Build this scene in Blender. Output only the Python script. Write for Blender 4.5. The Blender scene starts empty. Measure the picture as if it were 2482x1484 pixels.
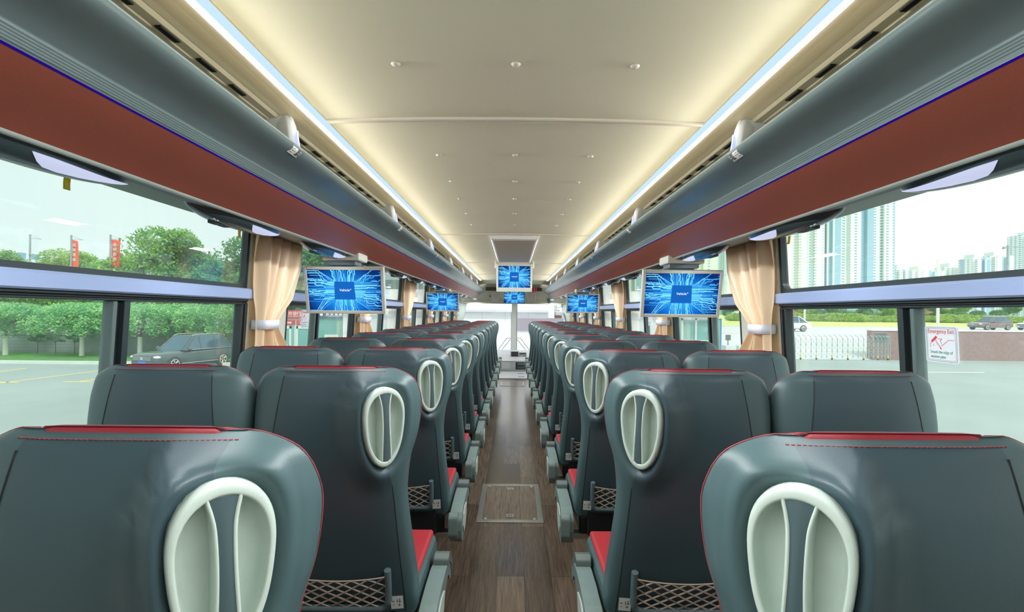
import bpy, math, random
from mathutils import Vector, Matrix

random.seed(7)
P_STRIP, P_CEIL_FILL = 100.0, 5.8
SC = bpy.context.scene
COL = SC.collection
CZ = 1.28            # camera height above the coach floor
F = 1241.0           # focal length in pixels of the 2482 px wide frame
ROLL = 0.0092
GZ = -3.2 + CZ       # level of the car park outside

def at(px, py, d):
    """world point seen at pixel (px, py) at the distance d along the view axis"""
    x, y = (px - 1245) / F, (757 - py) / F
    c, s = math.cos(ROLL), math.sin(ROLL)
    return Vector(((x * c - y * s) * d, d, (x * s + y * c) * d + CZ))

# ------------------------------------------------------------------ materials
def lin(c):
    return tuple(((v / 255 + 0.055) / 1.055) ** 2.4 if v > 10 else v / 255 / 12.92 for v in c)

class NT:
    def __init__(self, name):
        self.m = bpy.data.materials.new(name); self.m.use_nodes = True
        self.t = self.m.node_tree; self.t.nodes.clear()
        self.out = self.n('ShaderNodeOutputMaterial')
    def n(self, k, **kw):
        nd = self.t.nodes.new(k)
        for a, b in kw.items(): setattr(nd, a, b)
        return nd
    def l(self, a, b): self.t.links.new(a, b)

def mat(name, col, rough=0.5, metal=0.0, spec=0.5, noise=0.0, nscale=40, bump=0.0, bscale=300, emit=None, es=0.0, coat=0.0, sheen=0.0, trans=0.0):
    N = NT(name)
    p = N.n('ShaderNodeBsdfPrincipled')
    N.l(p.outputs[0], N.out.inputs[0])
    c = lin(col)
    p.inputs['Base Color'].default_value = (*c, 1)
    p.inputs['Roughness'].default_value = rough
    p.inputs['Metallic'].default_value = metal
    p.inputs['Specular IOR Level'].default_value = spec
    p.inputs['Coat Weight'].default_value = coat
    p.inputs['Sheen Weight'].default_value = sheen
    if emit:
        p.inputs['Emission Color'].default_value = (*lin(emit), 1)
        p.inputs['Emission Strength'].default_value = es
    tc = N.n('ShaderNodeTexCoord')
    if noise:
        nz = N.n('ShaderNodeTexNoise'); nz.inputs['Scale'].default_value = nscale; nz.inputs['Detail'].default_value = 4
        N.l(tc.outputs['Object'], nz.inputs['Vector'])
        mr = N.n('ShaderNodeMapRange'); mr.inputs[1].default_value = 0.3; mr.inputs[2].default_value = 0.7
        mr.inputs[3].default_value = 1 - noise; mr.inputs[4].default_value = 1 + noise
        N.l(nz.outputs['Fac'], mr.inputs[0])
        mx = N.n('ShaderNodeVectorMath', operation='SCALE'); mx.inputs[0].default_value = c
        N.l(mr.outputs[0], mx.inputs['Scale']); N.l(mx.outputs[0], p.inputs['Base Color'])
    if bump:
        nb = N.n('ShaderNodeTexNoise'); nb.inputs['Scale'].default_value = bscale; nb.inputs['Detail'].default_value = 2
        N.l(tc.outputs['Object'], nb.inputs['Vector'])
        b = N.n('ShaderNodeBump'); b.inputs['Strength'].default_value = bump; b.inputs['Distance'].default_value = 0.002
        N.l(nb.outputs['Fac'], b.inputs['Height']); N.l(b.outputs[0], p.inputs['Normal'])
    return N.m

def emat(name, col, s):
    N = NT(name); e = N.n('ShaderNodeEmission')
    e.inputs[0].default_value = (*lin(col), 1); e.inputs[1].default_value = s
    N.l(e.outputs[0], N.out.inputs[0]); return N.m

def glass_mat(name, tint, dirt=0.0):
    N = NT(name)
    tr = N.n('ShaderNodeBsdfTransparent'); tr.inputs[0].default_value = (*tint, 1)
    gl = N.n('ShaderNodeBsdfGlossy'); gl.inputs['Roughness'].default_value = 0.0; gl.inputs[0].default_value = (1, 1, 1, 1)
    lw = N.n('ShaderNodeLayerWeight'); lw.inputs[0].default_value = 0.5
    pw = N.n('ShaderNodeMath', operation='POWER'); N.l(lw.outputs['Facing'], pw.inputs[0]); pw.inputs[1].default_value = 4.5
    fr = N.n('ShaderNodeMapRange'); N.l(pw.outputs[0], fr.inputs[0]); fr.inputs[3].default_value = 0.035; fr.inputs[4].default_value = 0.9
    mx = N.n('ShaderNodeMixShader')
    N.l(fr.outputs[0], mx.inputs[0]); N.l(tr.outputs[0], mx.inputs[1]); N.l(gl.outputs[0], mx.inputs[2])
    last = mx
    if dirt:
        df = N.n('ShaderNodeBsdfTranslucent'); df.inputs[0].default_value = (0.9, 0.98, 0.95, 1)
        tc = N.n('ShaderNodeTexCoord')
        mp = N.n('ShaderNodeMapping'); mp.inputs['Scale'].default_value = (1, 6, 2)
        nz = N.n('ShaderNodeTexNoise'); nz.inputs['Scale'].default_value = 1.4; nz.inputs['Detail'].default_value = 5
        N.l(tc.outputs['Object'], mp.inputs[0]); N.l(mp.outputs[0], nz.inputs['Vector'])
        mr = N.n('ShaderNodeMapRange'); mr.inputs[1].default_value = 0.35; mr.inputs[2].default_value = 0.75
        mr.inputs[3].default_value = dirt * 0.5; mr.inputs[4].default_value = dirt * 1.6
        N.l(nz.outputs['Fac'], mr.inputs[0])
        m2 = N.n('ShaderNodeMixShader')
        N.l(mr.outputs[0], m2.inputs[0]); N.l(mx.outputs[0], m2.inputs[1]); N.l(df.outputs[0], m2.inputs[2])
        last = m2
    N.l(last.outputs[0], N.out.inputs[0]); return N.m

def floor_mat():
    N = NT('wood_vinyl'); p = N.n('ShaderNodeBsdfPrincipled'); N.l(p.outputs[0], N.out.inputs[0])
    tc = N.n('ShaderNodeTexCoord')
    sp = N.n('ShaderNodeMapping'); sp.inputs['Rotation'].default_value = (0, 0, math.pi / 2); sp.inputs['Location'].default_value = (0.3, 0.0675, 0)
    N.l(tc.outputs['Object'], sp.inputs[0])
    br = N.n('ShaderNodeTexBrick'); br.inputs['Scale'].default_value = 1.0
    br.inputs['Brick Width'].default_value = 0.92; br.inputs['Row Height'].default_value = 0.13; br.inputs['Mortar Size'].default_value = 0.0012
    br.offset = 0.37; br.inputs['Bias'].default_value = 0.0
    br.inputs['Color1'].default_value = (*lin((112, 96, 81)), 1); br.inputs['Color2'].default_value = (*lin((76, 63, 53)), 1)
    br.inputs['Mortar'].default_value = (*lin((48, 40, 35)), 1)
    N.l(sp.outputs[0], br.inputs['Vector'])
    m2 = N.n('ShaderNodeMapping'); m2.inputs['Scale'].default_value = (38, 1.6, 1); N.l(tc.outputs['Object'], m2.inputs[0])
    nz = N.n('ShaderNodeTexNoise'); nz.inputs['Scale'].default_value = 3; nz.inputs['Detail'].default_value = 6; nz.inputs['Distortion'].default_value = 0.6
    N.l(m2.outputs[0], nz.inputs['Vector'])
    mr = N.n('ShaderNodeMapRange'); mr.inputs[1].default_value = 0.25; mr.inputs[2].default_value = 0.75; mr.inputs[3].default_value = 0.5; mr.inputs[4].default_value = 1.5
    N.l(nz.outputs['Fac'], mr.inputs[0])
    mx = N.n('ShaderNodeVectorMath', operation='SCALE'); N.l(br.outputs['Color'], mx.inputs[0]); N.l(mr.outputs[0], mx.inputs['Scale'])
    N.l(mx.outputs[0], p.inputs['Base Color'])
    p.inputs['Roughness'].default_value = 0.24; p.inputs['Coat Weight'].default_value = 0.25; p.inputs['Coat Roughness'].default_value = 0.16
    return N.m

def facade_mat(name, wall, win, px, pz, fx, fz, blue=None, bx=0, bf=0.2):
    """wall with a grid of windows: cell px by pz metres, window part fx by fz of the cell, optional full-height glass bands"""
    N = NT(name); p = N.n('ShaderNodeBsdfPrincipled'); N.l(p.outputs[0], N.out.inputs[0])
    p.inputs['Roughness'].default_value = 0.7
    tc = N.n('ShaderNodeTexCoord'); s = N.n('ShaderNodeSeparateXYZ'); N.l(tc.outputs['Object'], s.inputs[0])
    def cell(sock, per, frac):
        a = N.n('ShaderNodeMath', operation='DIVIDE'); N.l(sock, a.inputs[0]); a.inputs[1].default_value = per
        b = N.n('ShaderNodeMath', operation='FRACT'); N.l(a.outputs[0], b.inputs[0])
        c = N.n('ShaderNodeMath', operation='LESS_THAN'); N.l(b.outputs[0], c.inputs[0]); c.inputs[1].default_value = frac
        return c.outputs[0]
    u = N.n('ShaderNodeMath', operation='ADD'); N.l(s.outputs[0], u.inputs[0]); N.l(s.outputs[1], u.inputs[1])
    a = cell(u.outputs[0], px, fx); b = cell(s.outputs[2], pz, fz)
    m = N.n('ShaderNodeMath', operation='MULTIPLY'); N.l(a, m.inputs[0]); N.l(b, m.inputs[1])
    mx = N.n('ShaderNodeMixRGB'); mx.inputs[1].default_value = (*lin(wall), 1); mx.inputs[2].default_value = (*lin(win), 1)
    N.l(m.outputs[0], mx.inputs[0]); last = mx
    if blue:
        k = cell(u.outputs[0], bx, bf)
        m2 = N.n('ShaderNodeMixRGB'); m2.inputs[2].default_value = (*lin(blue), 1)
        N.l(k, m2.inputs[0]); N.l(mx.outputs[0], m2.inputs[1]); last = m2
    N.l(last.outputs[0], p.inputs['Base Color']); return N.m

def leaf_mat(name, c1, c2):
    N = NT(name); p = N.n('ShaderNodeBsdfPrincipled')
    p.inputs['Roughness'].default_value = 0.6
    g = N.n('ShaderNodeNewGeometry'); nz = N.n('ShaderNodeTexNoise'); nz.inputs['Scale'].default_value = 1.3; nz.inputs['Detail'].default_value = 5
    N.l(g.outputs['Position'], nz.inputs['Vector'])
    mr = N.n('ShaderNodeMapRange'); mr.inputs[1].default_value = 0.3; mr.inputs[2].default_value = 0.7
    N.l(nz.outputs['Fac'], mr.inputs[0])
    mx = N.n('ShaderNodeMixRGB'); mx.inputs[1].default_value = (*lin(c1), 1); mx.inputs[2].default_value = (*lin(c2), 1)
    N.l(mr.outputs[0], mx.inputs[0]); N.l(mx.outputs[0], p.inputs['Base Color'])
    t = N.n('ShaderNodeBsdfTranslucent'); N.l(mx.outputs[0], t.inputs[0])
    ms = N.n('ShaderNodeMixShader'); ms.inputs[0].default_value = 0.4
    N.l(p.outputs[0], ms.inputs[1]); N.l(t.outputs[0], ms.inputs[2]); N.l(ms.outputs[0], N.out.inputs[0])
    return N.m

def thin_mat(name, col, rough, tl):
    N = NT(name); p = N.n('ShaderNodeBsdfPrincipled'); p.inputs['Base Color'].default_value = (*lin(col), 1); p.inputs['Roughness'].default_value = rough
    t = N.n('ShaderNodeBsdfTranslucent'); t.inputs[0].default_value = (*lin(col), 1)
    m = N.n('ShaderNodeMixShader'); m.inputs[0].default_value = tl
    N.l(p.outputs[0], m.inputs[1]); N.l(t.outputs[0], m.inputs[2]); N.l(m.outputs[0], N.out.inputs[0]); return N.m

def two_tone():
    m = mat('backrest_leather', (72, 95, 97), 0.41, bump=0.10, bscale=420); t = m.node_tree
    p = next(n for n in t.nodes if n.type == 'BSDF_PRINCIPLED'); tc = next(n for n in t.nodes if n.type == 'TEX_COORD')
    N = lambda k, **kw: (lambda nd: ([setattr(nd, a, b) for a, b in kw.items()], nd)[1])(t.nodes.new(k))
    sp = N('ShaderNodeSeparateXYZ'); t.links.new(tc.outputs['Object'], sp.inputs[0])
    d = N('ShaderNodeMapRange'); t.links.new(sp.outputs[2], d.inputs[0]); d.inputs[1].default_value = 1.118; d.inputs[2].default_value = 0.368
    def ramp(stops):
        r = N('ShaderNodeValToRGB'); e = r.color_ramp.elements; t.links.new(d.outputs[0], r.inputs[0])
        e[0].position, e[1].position = stops[0][0], stops[-1][0]; e[0].color = (stops[0][1],) * 3 + (1,); e[1].color = (stops[-1][1],) * 3 + (1,)
        for a, v in stops[1:-1]: q = e.new(a); q.color = (v, v, v, 1)
        return r.outputs[0]
    ax = N('ShaderNodeMath', operation='ABSOLUTE'); t.links.new(sp.outputs[0], ax.inputs[0])
    c1 = N('ShaderNodeMath', operation='LESS_THAN'); t.links.new(ax.outputs[0], c1.inputs[0]); t.links.new(ramp([(0, .135), (.08, .142), (.347, .168), (.533, .178), (1, .196)]), c1.inputs[1])
    c2 = N('ShaderNodeMath', operation='LESS_THAN'); t.links.new(sp.outputs[1], c2.inputs[0]); t.links.new(ramp([(0, .055), (.13, .07), (.48, .08), (.67, .11), (1, .17)]), c2.inputs[1])
    c3 = N('ShaderNodeMath', operation='GREATER_THAN'); t.links.new(d.outputs[0], c3.inputs[0]); c3.inputs[1].default_value = 0.0145
    m1 = N('ShaderNodeMath', operation='MULTIPLY'); t.links.new(c1.outputs[0], m1.inputs[0]); t.links.new(c2.outputs[0], m1.inputs[1])
    m2 = N('ShaderNodeMath', operation='MULTIPLY'); t.links.new(m1.outputs[0], m2.inputs[0]); t.links.new(c3.outputs[0], m2.inputs[1])
    mx = N('ShaderNodeMixRGB'); mx.inputs[1].default_value = (*lin((68, 91, 94)), 1); mx.inputs[2].default_value = (*lin((57, 77, 84)), 1)
    t.links.new(m2.outputs[0], mx.inputs[0]); t.links.new(mx.outputs[0], p.inputs['Base Color'])
    return m

def screen_mat():
    """glow of the screen picture: bright around the chip, dark blue in the corners"""
    N = NT('screen_glow'); e = N.n('ShaderNodeEmission'); N.l(e.outputs[0], N.out.inputs[0])
    tc = N.n('ShaderNodeTexCoord'); mp = N.n('ShaderNodeMapping'); mp.inputs['Scale'].default_value = (4.6, 0, 6.2); mp.inputs['Location'].default_value = (0, 0, 0.12)
    N.l(tc.outputs['Object'], mp.inputs[0])
    ln = N.n('ShaderNodeVectorMath', operation='LENGTH'); N.l(mp.outputs[0], ln.inputs[0])
    cr = N.n('ShaderNodeValToRGB'); el = cr.color_ramp.elements
    el[0].position = 0.15; el[0].color = (*lin((45, 170, 235)), 1)
    el[1].position = 1.05; el[1].color = (*lin((14, 42, 105)), 1)
    a = cr.color_ramp.elements.new(0.6); a.color = (*lin((20, 105, 200)), 1)
    N.l(ln.outputs['Value'], cr.inputs[0]); N.l(cr.outputs[0], e.inputs[0]); e.inputs[1].default_value = 1.0
    return N.m

M = dict(
    leather=mat('dark_leather', (72, 95, 97), 0.42, bump=0.10, bscale=420, noise=0.06),
leather_two=two_tone(),
    red_lit=mat('red_leather_lit', (176, 52, 60), 0.42, bump=0.08, bscale=420),  # same leather as red, light on the cushions put into the colour
    red=mat('red_leather', (146, 44, 54), 0.42, bump=0.08, bscale=420),
    redthread=mat('red_thread', (158, 62, 70), 0.7),
    seam=mat('seam_thread', (16, 18, 19), 0.6),
    shell=mat('pale_grey_plastic', (186, 200, 190), 0.36, noise=0.03, bump=0.04, bscale=700),
    insert=mat('slate_grip', (70, 88, 92), 0.42),
    grey=mat('mid_grey_plastic', (110, 127, 124), 0.38, noise=0.04),
    knob=mat('dark_grey_plastic', (90, 102, 98), 0.4),
    frame=mat('bluegrey_plastic', (92, 110, 116), 0.45),
    net=mat('net_cord', (186, 166, 152), 0.8),
    black=mat('black_metal', (20, 22, 24), 0.4),
    steel=mat('brushed_steel', (180, 180, 172), 0.35, metal=0.8),
    sticker=mat('white_sticker', (230, 230, 226), 0.5), plate_s=thin_mat('sticker_film', (232, 236, 240), 0.5, 0.45),
    ink=mat('sticker_ink', (90, 95, 96), 0.6),
    cream=mat('ceiling_cream', (230, 230, 206), 0.55, noise=0.02, nscale=3),
    creamtrim=mat('trim_cream', (208, 202, 186), 0.45),
    cove=mat('cove_cream', (204, 192, 160), 0.5, noise=0.02, nscale=5),
    slot=mat('slot_black', (14, 12, 12), 0.7),
    rack=mat('rack_grey', (108, 124, 123), 0.27, metal=0.1, noise=0.04, nscale=6, bump=0.05, bscale=500),
    rib=mat('rib_line', (150, 160, 154), 0.4),
    redpanel=mat('rack_red', (138, 74, 58), 0.42, noise=0.05, nscale=200, bump=0.06, bscale=600),
    striptrim=mat('rack_edge', (168, 182, 174), 0.35),
    panel=mat('service_panel', (58, 70, 68), 0.45, bump=0.1, bscale=500),
    unit=mat('lamp_shell', (52, 66, 68), 0.22),
    lens=mat('lamp_lens', (110, 114, 130), 0.25, emit=(210, 218, 250), es=0.62),
    wall=mat('wall_beige', (200, 200, 184), 0.5),
    rail=mat('rail_lavender', (150, 168, 204), 0.35),  # even lavender blue over the whole rail
    rubber=mat('window_rubber', (40, 52, 54), 0.4),
    rubber2=mat('window_rubber_grey', (86, 104, 102), 0.4),
    gasket=mat('black_gasket', (12, 16, 17), 0.5),
    tvw=mat('tv_case', (196, 200, 190), 0.4),
    curtain=thin_mat('peach_satin', (250, 230, 198), 0.38, 0.42),
    tie=mat('white_tie', (214, 218, 228), 0.5),
    wood=floor_mat(),
    white=mat('white_plastic', (228, 230, 226), 0.4), brk=mat('bracket_plastic', (206, 208, 204), 0.4),
    yellow=thin_mat('yellow_paper', (236, 218, 124), 0.7, 0.6),
    led=emat('violet_led', (70, 30, 235), 0.22),
    bluelamp=mat('blue_lamp', (190, 205, 255), 0.2, emit=(40, 90, 255), es=1.2),
    clear=mat('pale_lamp', (205, 210, 235), 0.25, emit=(120, 120, 255), es=0.25),
    strip=emat('strip_white', (238, 245, 255), 4.0),
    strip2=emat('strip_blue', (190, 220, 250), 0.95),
    glass=glass_mat('window_glass', (0.93, 0.975, 0.96), 0.05),
    wsglass=glass_mat('windscreen_glass', (0.97, 0.98, 0.99)),
    glow=screen_mat(),
    trace=emat('screen_trace', (130, 225, 255), 0.95),
    trace2=emat('screen_trace_dim', (60, 165, 235), 0.85),
    chip=emat('screen_chip', (24, 100, 190), 0.9),
    stext=emat('screen_text', (245, 250, 255), 1.0),
    dot=emat('screen_dot', (12, 70, 140), 0.7),
    dash=mat('dash_grey', (206, 209, 214), 0.4),
    dashdark=mat('dash_dark', (60, 58, 64), 0.4),
    mirror=mat('mirror_glass', (200, 205, 205), 0.03, metal=1.0),
    clockred=emat('clock_digits', (235, 30, 60), 1.0),
    darkband=mat('header_band', (84, 76, 76), 0.4),
    print=mat('pink_print', (214, 190, 200), 0.6),
    # outdoors
    ground=mat('concrete_ground', (152, 166, 162), 0.85, noise=0.08, nscale=0.25),
    kerb=mat('kerb_stone', (205, 214, 206), 0.8, noise=0.04, nscale=2),
    grass=mat('grass_green', (92, 150, 74), 0.9, noise=0.25, nscale=2.5),
    lawn=mat('lawn_green', (206, 222, 120), 0.9, noise=0.06, nscale=0.6),
    roadm=mat('road_grey', (208, 214, 210), 0.9, noise=0.03, nscale=0.3),
    lineY=mat('yellow_line', (232, 206, 96), 0.8),
    lineW=mat('white_line', (246, 248, 246), 0.8),
    brick=mat('grey_wall', (148, 162, 158), 0.85, noise=0.08, nscale=2),
    granite=mat('red_granite', (150, 118, 114), 0.6, noise=0.12, nscale=4),
    leafA=leaf_mat('leaf_mid', (84, 146, 76), (182, 222, 122)),
    leafB=leaf_mat('leaf_fresh', (106, 182, 124), (180, 228, 156)),
    leafC=leaf_mat('leaf_dark', (58, 118, 78), (124, 184, 112)),
    leafY=leaf_mat('leaf_yellow', (120, 176, 70), (196, 214, 96)),
    bark=mat('bark', (96, 84, 70), 0.9, noise=0.2, nscale=6),
    whitewash=mat('whitewash', (232, 230, 224), 0.8),
    pole=mat('pole_grey', (150, 158, 160), 0.5),
    flag=mat('flag_red', (232, 84, 66), 0.7),
    flagw=mat('flag_white', (246, 238, 232), 0.7),
    globe=mat('globe_cream', (250, 226, 160), 0.5),
    carD=mat('car_dark', (74, 88, 88), 0.25, coat=0.6),
    carB=mat('car_brown', (122, 96, 98), 0.25, coat=0.6),
    carW=mat('car_white', (232, 236, 240), 0.25, coat=0.6),
    carglass=mat('car_glass', (52, 92, 108), 0.06, spec=0.9),
    tyre=mat('tyre', (58, 60, 58), 0.8),
    rim=mat('rim', (200, 204, 202), 0.3, metal=0.5),
    chrome=mat('chrome', (220, 226, 228), 0.2, metal=0.7),
    plate=mat('plate_blue', (50, 120, 214), 0.5),
    lampc=mat('car_lamp', (226, 232, 236), 0.15),
    signred=mat('sign_red', (206, 70, 74), 0.6),
    signnavy=mat('sign_navy', (70, 96, 128), 0.6),
    ivory=mat('ivory_frame', (222, 234, 224), 0.6),
    teal=mat('teal_glass', (122, 180, 172), 0.15),
    office=facade_mat('office_wall', (196, 208, 202), (120, 150, 146), 2.4, 1.6, 0.7, 0.45),
    tile=mat('white_tile', (250, 250, 252), 0.5), joint=mat('tile_joint', (214, 212, 218), 0.7),
    panelp=mat('mauve_panel', (166, 158, 170), 0.6),
    booth=mat('booth_white', (220, 230, 226), 0.6),
    gate=mat('gate_steel', (176, 198, 194), 0.4, metal=0.2),
    redbuilding=mat('red_brick_building', (178, 116, 110), 0.8, noise=0.05, nscale=1),
)

# ------------------------------------------------------------------ mesh helper
class MB:
    def __init__(self): self.v = []; self.f = []; self.mi = []; self.sm = []
    def add(self, vs, fs, mi=0, smooth=False):
        b = len(self.v); self.v.extend(tuple(v) for v in vs)
        for f in fs:
            self.f.append(tuple(b + i for i in f)); self.mi.append(mi); self.sm.append(smooth)
        return self
    def hexa(self, p, mi=0):      # 8 corners: bottom ring 0-3, top ring 4-7
        return self.add(p, [(3, 2, 1, 0), (4, 5, 6, 7), (0, 1, 5, 4), (1, 2, 6, 5), (2, 3, 7, 6), (3, 0, 4, 7)], mi)
    def box(self, x0, x1, y0, y1, z0, z1, mi=0, T=None):
        p = [Vector(q) for q in ((x0, y0, z0), (x1, y0, z0), (x1, y1, z0), (x0, y1, z0), (x0, y0, z1), (x1, y0, z1), (x1, y1, z1), (x0, y1, z1))]
        if T is not None: p = [T @ q for q in p]
        return self.hexa(p, mi)
    def grid(self, pts, mi=0, smooth=True, cu=False, cv=False):
        nu, nv = len(pts), len(pts[0]); vs = [p for r in pts for p in r]; fs = []
        for i in range(nu if cu else nu - 1):
            for j in range(nv if cv else nv - 1):
                a, b = i, (i + 1) % nu; c, d = j, (j + 1) % nv
                fs.append((a * nv + c, b * nv + c, b * nv + d, a * nv + d))
        return self.add(vs, fs, mi, smooth)
    def tube(self, path, r, n=8, mi=0, caps=True, closed=False, smooth=True):
        path = [Vector(p) for p in path]; m = len(path); rings = []
        up = Vector((0, 0, 1))
        for i, p in enumerate(path):
            if closed: t = path[(i + 1) % m] - path[i - 1]
            else: t = path[min(i + 1, m - 1)] - path[max(i - 1, 0)]
            t = t.normalized() if t.length > 1e-9 else Vector((0, 0, 1))
            u = up if abs(t.dot(up)) < 0.95 else Vector((0, 1, 0))
            a = t.cross(u).normalized(); b = a.cross(t)
            rr = r[i] if isinstance(r, (list, tuple)) else r
            rings.append([p + a * rr * math.cos(2 * math.pi * k / n) + b * rr * math.sin(2 * math.pi * k / n) for k in range(n)])
        self.grid(rings, mi, smooth, closed, True)
        if caps and not closed:
            self.add(rings[0], [tuple(range(n))], mi); self.add(rings[-1], [tuple(range(n - 1, -1, -1))], mi)
        return self
    def prism(self, prof, fn0, fn1, mi=0, smooth=False):
        """closed profile of 2D points, mapped to 3D by fn0 and fn1 at both ends"""
        a = [fn0(*p) for p in prof]; b = [fn1(*p) for p in prof]; n = len(prof)
        self.add(a + b, [(i, (i + 1) % n, n + (i + 1) % n, n + i) for i in range(n)], mi, smooth)
        self.add(a, [tuple(range(n - 1, -1, -1))], mi); self.add(b, [tuple(range(n))], mi)
        return self
    def ball(self, c, rx, ry, rz, nu=16, nv=10, mi=0):
        c = Vector(c)
        return self.grid([[c + Vector((rx * math.cos(2 * math.pi * i / nu) * math.sin(math.pi * j / nv), ry * math.sin(2 * math.pi * i / nu) * math.sin(math.pi * j / nv), rz * math.cos(math.pi * j / nv))) for j in range(nv + 1)] for i in range(nu)], mi, True, True)
    def disc(self, c, r, ax, n=20, mi=0):
        c = Vector(c); ax = Vector(ax).normalized(); u = ax.orthogonal().normalized(); w = ax.cross(u)
        return self.add([c + u * r * math.cos(2 * math.pi * k / n) + w * r * math.sin(2 * math.pi * k / n) for k in range(n)], [tuple(range(n))], mi)
    def build(self, name, mats, parent=None, bevel=0, seg=2, solid=0, sub=0, weld=False):
        me = bpy.data.meshes.new(name)
        me.from_pydata(self.v, [], self.f)
        for m in (mats if isinstance(mats, (list, tuple)) else [mats]): me.materials.append(m)
        me.polygons.foreach_set('material_index', self.mi); me.polygons.foreach_set('use_smooth', self.sm)
        me.update()
        o = bpy.data.objects.new(name, me); COL.objects.link(o)
        if parent is not None: o.parent = parent
        if weld:
            w = o.modifiers.new('weld', 'WELD'); w.merge_threshold = 1e-4
        if solid:
            s = o.modifiers.new('solid', 'SOLIDIFY'); s.thickness = solid; s.offset = 0
        if bevel:
            b = o.modifiers.new('bevel', 'BEVEL'); b.width = bevel; b.segments = seg; b.limit_method = 'ANGLE'; b.angle_limit = math.radians(35)
            if seg > 1: b.harden_normals = False
        if sub:
            s = o.modifiers.new('sub', 'SUBSURF'); s.levels = sub; s.render_levels = sub
        return o

def thing(name, label, cat, loc=(0, 0, 0), rz=0, group=None):
    o = bpy.data.objects.new(name, None); COL.objects.link(o)
    o.location = loc; o.rotation_euler = (0, 0, rz); o.empty_display_size = 0.1
    o['label'] = label; o['category'] = cat
    if group: o['group'] = group
    return o

def tag(o, label, cat, group=None):
    o['label'] = label; o['category'] = cat
    if group: o['group'] = group
    return o

def struct(o):
    o['kind'] = 'structure'; return o

def sroot(name):
    o = bpy.data.objects.new(name, None); COL.objects.link(o); o['kind'] = 'structure'; return o

def dup(root, loc, label, rz=None, scale=None):
    r = root.copy(); COL.objects.link(r); r.location = loc
    if rz is not None: r.rotation_euler = (0, 0, rz)
    if scale is not None: r.scale = (scale,) * 3
    r['label'] = label
    for ch in list(root.children):
        c = ch.copy(); COL.objects.link(c); c.parent = r
        for g in list(ch.children):
            d = g.copy(); COL.objects.link(d); d.parent = c
    return r

def text(name, s, size, mtx, m, parent=None, shear=0.0, bold=0.0, ext=0.0004, fit=None):
    cu = bpy.data.curves.new(name, 'FONT'); cu.body = s; cu.size = size; cu.align_x = 'CENTER'; cu.align_y = 'CENTER'
    cu.extrude = ext; cu.shear = shear; cu.offset = bold
    o = bpy.data.objects.new(name, cu); COL.objects.link(o)
    dg = bpy.context.evaluated_depsgraph_get()
    me = bpy.data.meshes.new_from_object(o.evaluated_get(dg))
    bpy.data.objects.remove(o); bpy.data.curves.remove(cu)
    if fit and len(me.vertices):
        xs = [v.co.x for v in me.vertices]; w = max(xs) - min(xs)
        if w > 0:
            for v in me.vertices: v.co.x *= fit / w
    me.transform(mtx); me.name = name
    me.materials.clear(); me.materials.append(m)
    o = bpy.data.objects.new(name, me); COL.objects.link(o)
    if parent is not None: o.parent = parent
    return o

def lerp(a, b, t): return a + (b - a) * t
def sstep(a, b, x):
    t = min(1, max(0, (x - a) / (b - a))); return t * t * (3 - 2 * t)
def interp(ks, vs, x):
    if x <= ks[0]: return vs[0]
    for i in range(len(ks) - 1):
        if x <= ks[i + 1]: return lerp(vs[i], vs[i + 1], (x - ks[i]) / (ks[i + 1] - ks[i]))
    return vs[-1]
def cinterp(ks, vs, x):
    if x <= ks[0]: return vs[0]
    n = len(ks)
    for i in range(n - 1):
        if x <= ks[i + 1]:
            h = ks[i + 1] - ks[i]; t = (x - ks[i]) / h
            m0 = (vs[i + 1] - vs[max(i - 1, 0)]) / (ks[i + 1] - ks[max(i - 1, 0)]) * h
            m1 = (vs[min(i + 2, n - 1)] - vs[i]) / (ks[min(i + 2, n - 1)] - ks[i]) * h
            t2, t3 = t * t, t * t * t
            return (2 * t3 - 3 * t2 + 1) * vs[i] + (t3 - 2 * t2 + t) * m0 + (-2 * t3 + 3 * t2) * vs[i + 1] + (t3 - t2) * m1
    return vs[-1]
ORD = ['first', 'second', 'third', 'fourth', 'fifth', 'sixth', 'seventh', 'eighth', 'ninth', 'tenth', 'eleventh', 'twelfth', 'thirteenth']
SIDE = {-1: 'tree', 1: 'tower'}

# ------------------------------------------------------------------ coach shell
Y0, Y1 = -0.9, 11.9
def WX(Z): return 1.235 - 0.06 * Z
def wp(s, y, Z, off=0.0): return Vector((s * (WX(Z) - off), y, Z + CZ))
def slab(mb, s, y0, y1, Z0, Z1, o0, o1, mi=0):
    return mb.hexa([wp(s, y0, Z0, o0), wp(s, y1, Z0, o0), wp(s, y1, Z0, o1), wp(s, y0, Z0, o1), wp(s, y0, Z1, o0), wp(s, y1, Z1, o0), wp(s, y1, Z1, o1), wp(s, y0, Z1, o1)], mi)

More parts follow.
